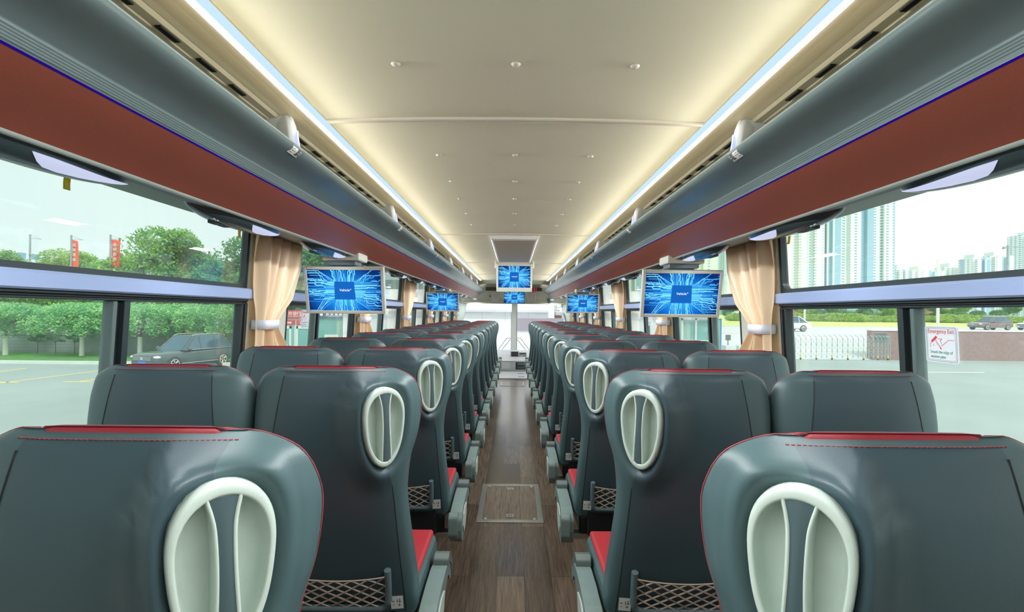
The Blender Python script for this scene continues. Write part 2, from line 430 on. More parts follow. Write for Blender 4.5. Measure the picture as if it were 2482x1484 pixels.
struct(MB().box(-1.34, 1.34, Y0, Y1 + 0.3, -0.06, 0).build('floor', M['wood']))
PIL = [2.55 + 1.6 * k for k in range(-2, 6)]
SILL = -0.56
LOW0, LOW1, UP0, UP1 = SILL, 0.047, 0.096, 0.42
for s, nm in ((-1, 'wall_left'), (1, 'wall_right')):
    m = MB()
    slab(m, s, Y0, Y1, -CZ, SILL, -0.07, 0.0)
    slab(m, s, Y0, Y1, UP1, 0.68, -0.07, 0.0)
    slab(m, s, Y0, Y1, LOW1, UP0, -0.07, 0.0)
    for c in PIL: slab(m, s, c - 0.2, c + 0.2, SILL, UP1, -0.026, 0.014)
    slab(m, s, Y0, PIL[0] - 0.2, SILL, UP1, -0.07, 0.014)
    struct(m.build(nm, M['wall']))
m = MB()
for a in ((-1.34, 1.34, -0.06, CZ - 0.12), (-1.34, 1.34, CZ + 0.58, 2.0), (-1.34, -1.05, CZ - 0.12, CZ + 0.58), (1.05, 1.34, CZ - 0.12, CZ + 0.58)): m.box(a[0], a[1], Y0 - 0.08, Y0, a[2], a[3])
struct(m.build('wall_rear', M['wall']))
r = sroot('window_18'); MB().box(-1.05, 1.05, Y0 - 0.05, Y0 - 0.046, CZ - 0.12, CZ + 0.58).build('rear_pane', M['wsglass'], r)
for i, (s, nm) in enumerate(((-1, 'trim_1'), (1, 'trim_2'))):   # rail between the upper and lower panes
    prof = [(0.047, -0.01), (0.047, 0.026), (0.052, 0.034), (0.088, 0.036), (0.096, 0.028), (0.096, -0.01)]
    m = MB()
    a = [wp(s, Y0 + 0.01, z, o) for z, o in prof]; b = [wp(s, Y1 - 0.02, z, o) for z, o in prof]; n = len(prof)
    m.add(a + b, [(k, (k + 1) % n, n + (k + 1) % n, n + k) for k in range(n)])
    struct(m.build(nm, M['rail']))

def rounded_ring(mb, s, y0, y1, Z0, Z1, b, r, o0, o1, mi=0):
    """frame of width b with rounded inner corners, between the wall offsets o0 and o1"""
    outer, inner = [], []
    for cx, cz, a0 in ((y1 - b - r, Z1 - b - r, 0), (y0 + b + r, Z1 - b - r, 90), (y0 + b + r, Z0 + b + r, 180), (y1 - b - r, Z0 + b + r, 270)):
        for k in range(7):
            a = math.radians(a0 + 15 * k)
            inner.append((cx + r * math.cos(a), cz + r * math.sin(a)))
            outer.append((y1 if math.cos(math.radians(a0 + 45)) > 0 else y0, Z1 if math.sin(math.radians(a0 + 45)) > 0 else Z0))
    n = len(inner)
    A = [wp(s, y, z, o1) for y, z in outer]; B = [wp(s, y, z, o1) for y, z in inner]; C = [wp(s, y, z, o0) for y, z in inner]
    fs = [(i, (i + 1) % n, n + (i + 1) % n, n + i) for i in range(n)] + [(n + i, n + (i + 1) % n, 2 * n + (i + 1) % n, 2 * n + i) for i in range(n)]
    mb.add(A + B + C, fs, mi)

wn = 0
for s in (-1, 1):
    for k in range(len(PIL)):
        y0 = PIL[k] + 0.2; y1 = PIL[k + 1] - 0.2 if k + 1 < len(PIL) else Y1 - 0.02
        if k == 0: y0 = PIL[0] + 0.2
        wn += 1
        r = sroot(f'window_{wn}')
        m = MB()      # dark frame of the upper pane
        rounded_ring(m, s, y0, y1, UP0, UP1, 0.019, 0.035, -0.0255, 0.004)
        m.build('upper_frame', M['rubber'], r)
        m = MB()
        slab(m, s, y0, y1, 0.038, LOW1, -0.03, 0.016); slab(m, s, y0, y1, 0.0305, 0.038, -0.03, 0.010, 1); slab(m, s, y0, y1, 0.024, 0.0305, -0.03, 0.013)
        slab(m, s, y0, y0 + 0.022, LOW0, 0.03, -0.027, 0.014); slab(m, s, y0 + 0.022, y0 + 0.03, LOW0, 0.03, -0.027, 0.0, 1)
        slab(m, s, y1 - 0.018, y1, LOW0, 0.03, -0.027, 0.014); slab(m, s, y1 - 0.03, y1 - 0.018, LOW0, 0.03, -0.027, 0.006, 1); slab(m, s, y1 - 0.042, y1 - 0.03, LOW0, 0.03, -0.027, 0.010)
        slab(m, s, y0, y1, LOW0, LOW0 + 0.03, -0.03, 0.014)
        m.build('lower_frame', [M['rubber'], M['gasket']], r, bevel=0.002, seg=1)
        if k + 1 < len(PIL):
            m = MB(); c = y0 + 0.455
            slab(m, s, c + 0.006, c + 0.030, LOW0, 0.024, -0.03, 0.012); slab(m, s, c - 0.016, c + 0.006, LOW0, 0.024, -0.03, -0.004, 1); slab(m, s, c - 0.032, c - 0.016, LOW0, 0.024, -0.03, 0.006, 2)
            m.build('mullion', [M['rubber'], M['gasket'], M['rubber2']], r, bevel=0.002, seg=1)
        slab(MB(), s, y0 + 0.01, y1 - 0.01, UP0, UP1, -0.022, -0.018).build('upper_pane', M['glass'], r)
        slab(MB(), s, y0 + 0.01, y1 - 0.01, LOW0 + 0.02, 0.03, -0.022, -0.018).build('lower_pane', M['glass'], r)

# ceiling -----------------------------------------------------------
def extrude_y(prof, y0, y1, mi=0, smooth=False, mb=None, s=1):
    mb = mb or MB()
    ys = (y0, y1)
    mb.grid([[Vector((s * x, y, z + CZ)) for y in ys] for x, z in prof], mi, smooth)
    return mb
cp = [(-0.614 + 1.228 * i / 24, 0.63 - 0.011 * abs(-1 + i / 12) ** 2.2) for i in range(25)]
m = MB()
m.prism(cp + [(0.614, 0.66), (-0.614, 0.66)], lambda x, z: Vector((x, Y0, z + CZ)), lambda x, z: Vector((x, Y1 - 0.4, z + CZ)))
ceil = struct(m.build('ceiling', M['cream']))
sd = None
for row, d in enumerate((1.30, 2.05, 2.46, 2.84, 3.27, 3.69)):
    for x in (-0.305, 0.0, 0.302):
        if sd is None:
            mb = MB()
            prof = [(0.0, -0.006), (0.006, -0.0055), (0.0105, -0.003), (0.0125, 0.0)]
            mb.grid([[Vector((rr * math.cos(a * math.pi / 8), rr * math.sin(a * math.pi / 8), zz)) for a in range(16)] for rr, zz in prof], 0, True, False, True)
            sd = mb.build('ceiling_stud', M['creamtrim'], ceil); o = sd
        else:
            o = sd.copy(); COL.objects.link(o); o.parent = ceil
        o.location = (x, d, CZ + 0.63 - 0.011 * abs(x / 0.614) ** 2.2)
for i, d in enumerate((1.67, 4.11, 6.45, 8.4)):                       # cross seams
    pts = [(x * 0.992, z) for x, z in cp]
    h = 0.03 if i == 0 else 0.018
    m = MB()
    m.grid([[Vector((x, d + dy, z + CZ + dz)) for x, z in pts] for dy, dz in ((-h / 2, 0.0), (-h / 2, -0.006), (-h / 4, -0.009), (0.0, -0.009), (h / 4, -0.005), (h / 2, -0.005), (h / 2, 0.0))], 0, True)
    struct(m.build(f'trim_{3 + i}', M['creamtrim']))

for s in (-1, 1):                                                     # cove panels beside the lights, with slots
    prof = [(0.612, 0.66), (0.612, 0.619), (0.656, 0.6155), (0.681, 0.6125), (0.6815, 0.615), (0.683, 0.615), (0.6835, 0.612), (0.729, 0.604), (0.7295, 0.607), (0.733, 0.607), (0.7335, 0.603), (0.742, 0.598), (0.765, 0.5965), (0.768, 0.594), (0.82, 0.586), (0.90, 0.566), (1.0, 0.536), (1.12, 0.49), (1.205, 0.44)]
    m = extrude_y(prof, Y0, 11.3, s=s)
    tr = struct(m.build('trim_%d' % (7 if s < 0 else 8), M['cove'], solid=0.004))
    first = None
    y = 1.105 - 0.14 * 6
    while y < 10.4:
        ph = (y - 1.60) % 1.342
        if 0.12 < ph < 1.342 - 0.10 and y > 0.5:
            if first is None:
                mb = MB(); mb.box(-0.0065, 0.0065, -0.032, 0.032, -0.003, 0.004)
                first = mb.build('air_slot', M['slot'], tr); o = first
            else:
                o = first.copy(); COL.objects.link(o); o.parent = tr
            o.location = (s * 0.752, y, CZ + 0.5945)
        y += 0.14
    t = thing('light_strip', f'glowing white strip light along the {SIDE[s]}-side edge of the ceiling', 'light', (0, 0, 0))
    m = extrude_y([(0.6145, 0.6175), (0.632, 0.610), (0.6335, 0.6105)], Y0, 9.9, s=s); m.build('reflector', M['strip2'], t, solid=0.002)
    m = MB(); m.prism([(0.6345, 0.611), (0.6345, 0.607), (0.641, 0.605), (0.651, 0.607), (0.6525, 0.6115)], lambda x, z: Vector((s * x, Y0, z + CZ)), lambda x, z: Vector((s * x, 9.9, z + CZ))); m.build('diffuser', M['strip'], t)

# luggage racks -----------------------------------------------------
YR0, YR1 = Y0 + 0.02, 11.25
grey = [(0.725, 0.376), (0.7235, 0.380)]
for k in range(5):
    z0 = 0.380 + 0.0045 * k; x0 = 0.7235 - 0.0016 * k
    grey += [(x0, z0), (x0 - 0.0022, z0 + 0.001), (x0 - 0.0022, z0 + 0.002), (x0, z0 + 0.003)]
grey += [(0.712, 0.405), (0.700, 0.4145), (0.684, 0.4225), (0.666, 0.429), (0.648, 0.4335), (0.632, 0.4375), (0.620, 0.4425), (0.6125, 0.4485), (0.6095, 0.456), (0.611, 0.463), (0.616, 0.468), (0.623, 0.469), (0.629, 0.465), (0.632, 0.455), (0.70, 0.432), (0.80, 0.42), (1.0, 0.42), (1.2, 0.44)]
redp = [(0.726, 0.3735), (0.742, 0.3615), (0.762, 0.3485), (0.785, 0.335), (0.808, 0.322), (0.828, 0.3105), (0.842, 0.3015), (0.8475, 0.297)]
edge = [(0.8475, 0.297), (0.850, 0.2925), (0.856, 0.2905), (0.862, 0.2915), (0.866, 0.295)]
def taper(prof, s):
    ys = [(YR0, 0), (9.9, 0), (10.5, 0.04), (10.9, 0.14), (11.1, 0.30), (11.2, 0.48), (YR1, 0.7)]
    return [[Vector((s * lerp(x, 0.74, k), y, lerp(z, 0.40, k) + CZ)) for y, k in ys] for x, z in prof]
brk = [1.60 + 1.342 * k for k in range(7)]
for s in (-1, 1):
    t = thing('luggage_rack', f'grey and red overhead luggage rack above the {SIDE[s]}-side seats', 'luggage rack')
    m = MB(); m.grid(taper(grey, s), 0, True); m.build('rack_shell', M['rack'], t)
    m = MB(); m.grid(taper(redp, s), 0, True); m.build('red_panel', M['redpanel'], t)
    m = MB(); m.grid(taper(edge, s), 0, True); m.build('edge_strip', M['striptrim'], t)
    m = MB(); m.grid(taper([(0.7245, 0.3765), (0.7238, 0.3745), (0.7262, 0.3728)], s), 0, True); o = m.build('led_line', M['led'], t); o['label'] = 'violet glowing line'
    m = MB(); m.prism([(0.860, 0.2945), (0.90, 0.297), (1.218, 0.366), (1.218, 0.385), (0.86, 0.32)], lambda x, z: Vector((s * x, YR0, z + CZ)), lambda x, z: Vector((s * x, 10.9, z + CZ))); m.build('service_panel', M['panel'], t)
    b0 = None
    for k, d in enumerate(brk):
        if b0 is None:
            mb = MB()
            prof = [(0.668, 0.43), (0.676, 0.49), (0.686, 0.545), (0.694, 0.588), (0.700, 0.604), (0.712, 0.611), (0.74, 0.6055), (0.80, 0.592), (0.86, 0.58), (0.86, 0.425)]
            mb.prism(prof, lambda x, z: Vector((s * x, -0.012, z + CZ)), lambda x, z: Vector((s * x, 0.012, z + CZ)))
            # thickened nose of the bracket
            ring = []
            for x, z, w in ((0.667, 0.43, 0.026), (0.675, 0.49, 0.028), (0.685, 0.545, 0.028), (0.692, 0.58, 0.024), (0.701, 0.602, 0.014), (0.714, 0.611, 0.005)):
                ring.append([Vector((s * (x + dx), yy * w, z + CZ)) for dx, yy in ((0.05, -0.5), (0.012, -1), (0, -0.7), (-0.004, 0), (0, 0.7), (0.012, 1), (0.05, 0.5))])
            mb.grid(ring, 0, True)
            b0 = mb.build('bracket', M['brk'], t, bevel=0.004)
            mb = MB()
            mb.grid([[Vector((s * (x - 0.006 + abs(yy) * 0.006), yy * w, z + CZ)) for yy in (-1, -0.5, 0, 0.5, 1)] for x, z, w in ((0.671, 0.47, 0.013), (0.677, 0.51, 0.016), (0.683, 0.54, 0.017), (0.688, 0.562, 0.012))], 0, True)
            l0 = mb.build('courtesy_lamp', M['clear'], b0)
            mb = MB()
            mb.grid([[Vector((s * (x - 0.009), yy, z + CZ)) for yy in (y0_, y0_ + 0.007)] for x, z, y0_ in ((0.671, 0.475, -0.014), (0.677, 0.51, -0.016), (0.683, 0.54, -0.014), (0.688, 0.56, -0.004))], 0, True)
            l1 = mb.build('lamp_glow', M['bluelamp'], b0)
            b = b0
        else:
            b = b0.copy(); COL.objects.link(b); b.parent = t
            for q in (l0, l1):
                c = q.copy(); COL.objects.link(c); c.parent = b
        b.location = (0, d, 0)
    # row number stickers on the lip
    for k, d in enumerate([1.44, 2.78, 4.12]):
        def lp(u, v, e=0.0):      # u along y, v across the lip face (0 top .. 1 bottom)
            x = interp([0, 0.35, 0.7, 1], [0.6105, 0.612, 0.620, 0.630], v); z = interp([0, 0.35, 0.7, 1], [0.4585, 0.449, 0.4425, 0.438], v)
            return Vector((s * (x - 0.0008 - e * 0.7), d + u, z + CZ - 0.0006 - e * 0.7))
        mb = MB(); mb.grid([[lp(-0.03 + 0.03 * i, v) for v in (0, 0.2, 0.35, 0.5, 0.7, 1)] for i in range(3)])
        o = mb.build('row_sticker', M['sticker'], t)
        mb = MB(); mb.grid([[lp(0.002 + 0.028 * i, v, 0.0005) for v in (0.1, 0.35, 0.7, 0.9)] for i in range(2)])
        mb.build('sticker_panel', M['ink'], o)
        mb = MB()
        for (u0, u1, v0, v1) in ((-0.026, -0.014, 0.3, 0.36), (-0.026, -0.014, 0.55, 0.61), (-0.026, -0.014, 0.8, 0.86), (-0.026, -0.0245, 0.3, 0.86), (-0.0155, -0.014, 0.3, 0.86), (-0.011, -0.006, 0.55, 0.62), (-0.003, -0.001, 0.3, 0.85)):
            mb.grid([[lp(u, v, 0.0005) for v in (v0, v1)] for u in (u0, u1)])
        mb.build('sticker_number_print', M['ink'], o)
        mb = MB()
        for (u0, u1, v0, v1) in ((0.008, 0.012, 0.5, 0.57), (0.015, 0.023, 0.3, 0.36), (0.015, 0.023, 0.55, 0.61), (0.015, 0.023, 0.8, 0.86), (0.015, 0.0165, 0.3, 0.86), (0.0215, 0.023, 0.5, 0.86)):
            mb.grid([[lp(u, v, 0.0009) for v in (v0, v1)] for u in (u0, u1)])
        mb.build('sticker_letter', M['sticker'], o)

# reading-light units -----------------------------------------------
def make_unit(s, label):
    t = thing('reading_light_unit', label, 'reading light', (0, 0, 0), 0, 'reading light units under the racks')
    L = 0.285
    def hw(q):       # half width along the almond, q in -1..1
        return 0.066 * max(0.0, 1 - abs(q) ** 2.4) ** 0.72 + 0.001
    def surf(q, v):  # v -1 inner .. 1 outer
        w = hw(q)
        dep = 0.041 * max(0, 1 - abs(q) ** 2.6) ** 0.6
        x = 0.922 + w * v + 0.01 * (1 - q * q)
        top = 0.2945 + (x - 0.86) * 0.215
        return Vector((s * x, q * L, CZ + top - 0.001 - dep * max(0, 1 - abs(v) ** 2.2) ** 0.7))
    qs = [-1 + 2 * i / 40 for i in range(41)]; vs = [-1 + 2 * j / 16 for j in range(17)]
    m = MB(); m.grid([[surf(q, v) for v in vs] for q in qs], 0, True); m.build('housing', M['unit'], t)
    m = MB()          # bright crescent lens
    m.grid([[surf(q, lerp(a, b, j / 6)) + Vector((0, 0, -0.0022)) for j in range(7)] for q, a, b in ((-0.06, -0.93, -0.92), (0.02, -0.93, -0.72), (0.10, -0.93, -0.56), (0.22, -0.92, -0.50), (0.4, -0.90, -0.54), (0.55, -0.88, -0.60), (0.7, -0.86, -0.64), (0.84, -0.82, -0.66), (0.93, -0.72, -0.62), (0.965, -0.5, -0.45))], 0, True)
    m.build('lens', M['lens'], t)
    m = MB()
    m.grid([[surf(q, lerp(a, b, j / 4)) + Vector((0, 0, -0.002)) for j in range(5)] for q, a, b in ((-0.75, 0.50, 0.52), (-0.6, 0.42, 0.7), (-0.45, 0.42, 0.72), (-0.33, 0.5, 0.6))], 0, True)
    m.build('small_lens', M['lens'], t)
    m = MB()          # air nozzle
    c = surf(-0.36, -0.05)
    m.box(c.x - 0.016, c.x + 0.012, c.y - 0.045, c.y + 0.045, c.z - 0.003, c.z + 0.01)
    m.box(c.x - 0.013, c.x + 0.009, c.y - 0.04, c.y - 0.005, c.z - 0.0042, c.z, 1); m.box(c.x - 0.013, c.x + 0.009, c.y + 0.005, c.y + 0.04, c.z - 0.0042, c.z, 1)
    m.build('air_nozzle', [M['unit'], M['gasket']], t, bevel=0.002)
    m = MB()
    for q in (-0.62, -0.56): m.box(surf(q, -0.4).x - 0.004, surf(q, -0.4).x + 0.004, q * L - 0.005, q * L + 0.005, surf(q, -0.4).z - 0.002, surf(q, -0.4).z + 0.004)
    m.build('switch', M['rim'], t)
    return t
for s in (-1, 1):
    u0 = None
    for k in range(12):
        y = 0.94 + 0.78 * k
        lab = f'dark oval reading light unit over the {ORD[k]} seat row on the {SIDE[s]} side'
        if u0 is None: u0 = make_unit(s, lab); u0.location = (0, y, 0)
        else: dup(u0, (0, y, 0), lab)

# ------------------------------------------------------------------ seats
ZT = 1.118
DK = [0, .03, .06, .10, .18, .26, .36, .50, .65, .75]
WB = [.158, .176, .190, .207, .230, .216, .205, .210, .220, .222]
WF = [.182, .222, .238, .246, .236, .213, .202, .210, .222, .224]
TT = [.050, .076, .105, .132, .150, .140, .128, .120, .118, .110]
YB = [.036, .026, .017, .008, 0, .002, .018, .050, .092, .122]
NN = [2.8, 2.7, 2.6, 2.5, 2.5, 2.8, 3.4, 4.2, 4.6, 4.6]
RC = 0.03
def spt(D, th, inset=0.0):
    n = cinterp(DK, NN, D); e = 2 / n
    c, s_ = math.cos(th), math.sin(th)
    X = math.copysign(abs(c) ** e, c); Y = math.copysign(abs(s_) ** e, s_)
    yf = (Y + 1) / 2; w = lerp(cinterp(DK, WB, D), cinterp(DK, WF, D), min(1, yf * 1.5)) - inset
    t = cinterp(DK, TT, D)
    return Vector((X * w, cinterp(DK, YB, D) + t / 2 + Y * (t / 2 - inset), ZT - D))
def cup_frame(sx):
    D = 0.158; best = None
    for i in range(400):
        th = -math.pi / 2 + (math.pi / 2) * i / 400
        p, q = spt(D, th), spt(D, th + 0.004); tg = q - p
        nrm = Vector((tg.y, -tg.x, 0)).normalized()
        ang = math.degrees(math.atan2(nrm.x, -nrm.y))
        if best is None or abs(ang - 40) < best[0]: best = (abs(ang - 40), p, ang)
    c = best[1]; al = math.radians(40)
    nr = Vector((math.sin(al), -math.cos(al), 0)); ax = Vector((math.cos(al), math.sin(al), 0))
    return c, nr, ax
CUPC, CUPN, CUPA = cup_frame(1)
CUPC = Vector((0.156, -0.004, ZT - 0.158))
CH = 0.108
def cup_hw(b):         # half width of the cup outline at height b (-CH..CH)
    t = b / CH
    return 0.0665 * max(0, 1 - abs(t) ** 2.5) ** 0.5 * (0.86 + 0.17 * t)
def cup_rho(a, b):     # 1 on the outline
    lo, hi = 0.01, 4.0
    for _ in range(24):
        k = (lo + hi) / 2
        if abs(b / k) < CH and abs(a / k) < cup_hw(b / k): hi = k
        else: lo = k
    return hi
def outline(n=96):
    pts = []
    for i in range(n):
        an = 2 * math.pi * i / n; ca, sa = math.cos(an), math.sin(an)
        lo, hi = 0.0, 0.2
        for _ in range(30):
            r = (lo + hi) / 2
            b = r * sa
            if abs(b) < CH and abs(r * ca) < cup_hw(b): lo = r
            else: hi = r
        pts.append((lo * ca, lo * sa))
    return pts
def backrest(sx):
    """sx: side of the grab handle (+1, -1) or 0 for none"""
    NA = 128 if sx else 96
    lv = []
    for k in range(7):
        ph = math.pi / 2 * (1 - k / 6); lv.append((RC * (1 - math.sin(ph)), RC * (1 - math.cos(ph))))
    D = RC
    while D < 0.30: D += 0.0095; lv.append((D, 0))
    while D < 0.735: D += 0.022; lv.append((min(D, 0.745), 0))
    for k in range(1, 5):
        ph = math.pi / 2 * k / 4; lv.append((0.745 + 0.02 * math.sin(ph), 0.02 * (1 - math.cos(ph))))
    rows = []
    for D, ins in lv:
        row = []
        for i in range(NA):
            p = spt(D, 2 * math.pi * i / NA, ins)
            if sx:
                q = Vector((p.x * sx, p.y, p.z)) - CUPC
                a, b, dep = q.dot(CUPA), q.z, q.dot(CUPN)
                if dep > -0.09 and abs(b) < 0.24 and abs(a) < 0.2:
                    rho = cup_rho(a, b)
                    if rho < 1.9:
                        tgt = -0.034 if rho < 0.9 else lerp(-0.034, -0.014, sstep(0.9, 1.0, rho))
                        if rho > 1.0: tgt = lerp(-0.002, dep, sstep(1.12, 1.85, rho)) + 0.006 * math.sin(math.pi * sstep(1.05, 1.6, rho)) - 0.012 * (1 - sstep(1.0, 1.22, rho))
                        tgt = lerp(dep, tgt, sstep(0.006, 0.05, D))
                        q2 = q + CUPN * (tgt - dep)
                        p = CUPC + q2; p = Vector((p.x * sx, p.y, p.z))
            row.append(p)
        rows.append(row)
    m = MB(); m.grid(rows, 0, True, False, True)
    h = NA // 2
    for ring, rev in ((rows[0], 0), (rows[-1], 1)):
        fs = []
        for i in range(h):
            q = [i, i + 1, (NA - i - 1) % NA, (NA - i) % NA]
            q = list(dict.fromkeys(q)); fs.append(tuple(reversed(q)) if not rev else tuple(q))
        m.add(ring, fs, 0, True)
    return m
def bsurf(x, D, off=0.0):
    """point on the back face at lateral x"""
    n = cinterp(DK, NN, D); w = cinterp(DK, WB, D); t = cinterp(DK, TT, D)
    lo, hi = -math.pi / 2, 0.0 if x >= 0 else -math.pi
    for _ in range(30):
        mid = (lo + hi) / 2
        if abs(spt(D, mid).x) < abs(x): lo = mid
        else: hi = mid
    p = spt(D, (lo + hi) / 2); return p + Vector((0, -off, 0))

def make_seat(kind, sx):
    """kind 'aisle' or 'window'; sx is the direction of the aisle"""
    t = thing('coach_seat', '', 'seat', (0, 0, 0), 0, 'coach seats in twelve double rows')
    backrest(sx if kind == 'aisle' else 0).build('backrest', M['leather_two'], t, weld=True)
    # red panel over the top edge
    pts = []
    ths = [math.pi / 2 + (i - 30) / 30 * 0.86 for i in range(61)]
    for th in ths:
        line = []
        for ph in (55, 66, 78, 90):
            a = math.radians(ph); line.append((RC * (1 - math.sin(a)), RC * (1 - math.cos(a)), -th))
        for ph in (90, 75, 60, 45, 25, 0):
            a = math.radians(ph); line.append((RC * (1 - math.sin(a)), RC * (1 - math.cos(a)), th))
        for D in (0.05, 0.08, 0.12): line.append((D, 0, th))
        row = []; ee = min(1.0, (0.86 - abs(th - math.pi / 2)) / 0.10)
        for k, (D, ins, tt) in enumerate(line):
            p = spt(D, tt, ins); c = Vector((p.x * 0.8, 0.075, ZT - 0.05)); e2 = ee if 0 < k < len(line) - 1 else 0.0
            row.append(p + (p - c).normalized() * lerp(-0.004, 0.0038, e2 ** 0.5))
        pts.append(row)
    m = MB(); m.grid(pts, 0, True); o = m.build('top_panel', M['red'], t); o['label'] = 'red leather panel'
    m = MB(); a = math.radians(40); D, ins = RC * (1 - math.sin(a)), RC * (1 - math.cos(a))
    run = []; k = 0
    while k < 900:
        p = spt(D, -math.pi / 2 + (k - 450) / 450 * 1.0, ins); run.append(p + Vector((0, -0.0007, 0.0006))); k += 1
    acc, st = 0.0, run[0]
    for p, q in zip(run[:-1], run[1:]):
        acc += (q - p).length
        if acc > 0.0070: st = q; acc = 0.0
        elif acc > 0.0046 and st is not None: m.tube([st, q], 0.0009, 4); st = None
    m.build('stitching', M['redthread'], t)
    for sg in (-1, 1):
        m = MB()
        qq = []
        for i in range(10):
            a = math.radians(76); qq.append(spt(RC * (1 - math.sin(a)), lerp(math.pi / 2 - 0.84, 0.30, i / 9), RC * (1 - math.cos(a))) + Vector((0.0003, -0.0004, 0.001)))
        for ph in (62, 48, 34, 20, 8):
            a = math.radians(ph); qq.append(spt(RC * (1 - math.sin(a)), 0.30 - 0.001 * (76 - ph), RC * (1 - math.cos(a))) + Vector((0.0008, -0.0003, 0.0008)))
        for i in range(20): qq.append(spt(0.034 + 0.016 * i, 0.23, 0) + Vector((0.001, 0, 0)))
        m.tube([Vector((sg * p.x, p.y, p.z)) for p in qq], 0.0009, 5)
        m.build('piping', M['redthread'], t)
    for sg in (-1, 1):
        if kind == 'aisle' and sg == sx:
            segs = ([0.024, 0.033, 0.043, 0.054], [0.262 + 0.025 * i for i in range(20)])
        else: segs = ([0.024 + 0.03 * i for i in range(25)],)
        for ds in segs:
            m = MB()
            m.tube([bsurf(sg * interp([0, 0.06, 0.26, 0.4, 0.75], [0.135, 0.142, 0.168, 0.178, 0.196], D), min(D, 0.74), 0.0006) for D in ds], 0.0010, 5)
            m.build('seam', M['seam'], t)
    # pocket at the back
    m = MB(); path = []
    for x, D in ((-0.152, 0.585), (-0.152, 0.60), (-0.151, 0.64), (-0.149, 0.69), (-0.143, 0.708), (-0.130, 0.716), (-0.07, 0.717), (0, 0.717), (0.07, 0.717), (0.130, 0.716), (0.143, 0.708), (0.149, 0.69), (0.151, 0.64), (0.152, 0.60), (0.152, 0.585)):
        path.append(bsurf(x, D, 0.012))
    m.tube(path, 0.0105, 8); m.build('pocket_frame', M['frame'], t)
    m = MB()
    nc, nr = 6, 3.5
    def npt(i, j):
        u = -0.145 + 0.29 * i / (2 * nc); base = 0.603 + 0.014 * (1 - (u / 0.145) ** 2)
        return bsurf(u, lerp(base, 0.712, j / (2 * nr)), 0.022 - 0.008 * j / (2 * nr))
    for i in range(0, 2 * nc + 1, 2):
        for dr in (1, -1):
            pth, ii, jj = [], i, 0
            d_ = dr
            while jj <= int(2 * nr):
                pth.append(npt(ii, jj)); jj += 1
                if not 0 <= ii + d_ <= 2 * nc: d_ = -d_
                ii += d_
            m.tube(pth, 0.0027, 5)
    m.tube([npt(i, 0) for i in range(2 * nc + 1)], 0.0022, 5)
    m.build('pocket_net', M['net'], t)
    # cushion
    cw = 0.226
    def cush(z0, z1, y0, y1, hw_, mtl, nm, b):
        mm = MB(); mm.box(-hw_, hw_, y0, y1, z0, z1); return mm.build(nm, mtl, t, bevel=b, seg=3)
    cush(0.345, 0.437, 0.13, 0.555, cw, M['leather'], 'cushion', 0.03)
    o = cush(0.425, 0.449, 0.17, 0.545, cw - 0.014, M['red_lit'], 'cushion_panel', 0.011); o['label'] = 'red leather panel'
    m = MB(); m.box(-0.2, 0.2, 0.15, 0.50, 0.265, 0.35); m.box(-0.17, 0.17, 0.12, 0.16, 0.27, 0.40); m.build('base_frame', M['black'], t, bevel=0.01)
    m = MB(); m.box(-0.225, 0.225, 0.17, 0.215, 0.235, 0.262); m.build('cross_bar', M['steel'], t, bevel=0.004)
    m = MB(); m.box(-0.03, 0.03, 0.28, 0.36, 0.012, 0.27); m.box(-0.045, 0.045, 0.16, 0.48, 0.0, 0.02); m.build('leg', M['black'], t, bevel=0.006)
    if kind == 'aisle':
        T = lambda a, b, d: (lambda p: Vector((p.x * sx, p.y, p.z)))(CUPC + CUPA * a + Vector((0, 0, b)) + CUPN * d)
        ol = outline()
        rings = []
        for k, d in ((1.02, -0.024), (1.02, 0.001), (1.008, 0.004), (0.995, 0.0066), (0.97, 0.0078), (0.90, 0.0086), (0.872, 0.0078), (0.862, 0.004), (0.845, -0.008), (0.80, -0.019), (0.72, -0.025), (0.5, -0.028), (0.25, -0.029), (0.02, -0.029)):
            rings.append([T(a * k, b * k + (0.003 if k < 0.8 else 0), d) for a, b in ol])
        m = MB(); m.grid(rings, 0, True, False, True)
        # web that carries the grip
        bs = [-0.093 + 0.186 * i / 24 for i in range(25)]
        def gw(b): return cinterp([-0.092, -0.06, 0.0, 0.055, 0.078, 0.091], [0.0160, 0.0150, 0.0128, 0.0138, 0.0178, 0.0215], b)
        def gd(b): return 0.0075 + 0.004 * math.cos(b / 0.092 * 1.4)
        def ga(b): return 0.002 - 0.003 * (b / 0.09)
        m.grid([[T(ga(b) - gw(b), b, -0.030), T(ga(b) - gw(b), b, gd(b) - 0.002), T(ga(b) - gw(b) + 0.0018, b, gd(b)), T(ga(b) - gw(b) + 0.004, b, gd(b)), T(ga(b) - gw(b) + 0.005, b, gd(b) - 0.003), T(ga(b) + gw(b) - 0.005, b, gd(b) - 0.003), T(ga(b) + gw(b) - 0.004, b, gd(b)), T(ga(b) + gw(b) - 0.0018, b, gd(b)), T(ga(b) + gw(b), b, gd(b) - 0.002), T(ga(b) + gw(b), b, -0.030)] for b in bs], 0, True)
        cup = m.build('grab_handle', M['shell'], t)
        m = MB()
        m.grid([[T(ga(b) + (gw(b) - 0.0045) * u, b, gd(b) - 0.0022 + 0.0022 * (1 - u * u)) for u in (-1, -0.6, -0.2, 0.2, 0.6, 1)] for b in bs], 0, True)
        m.build('grip_insert', M['insert'], cup)
        # armrest on the aisle side
        am = thing('x', '', '') if False else None
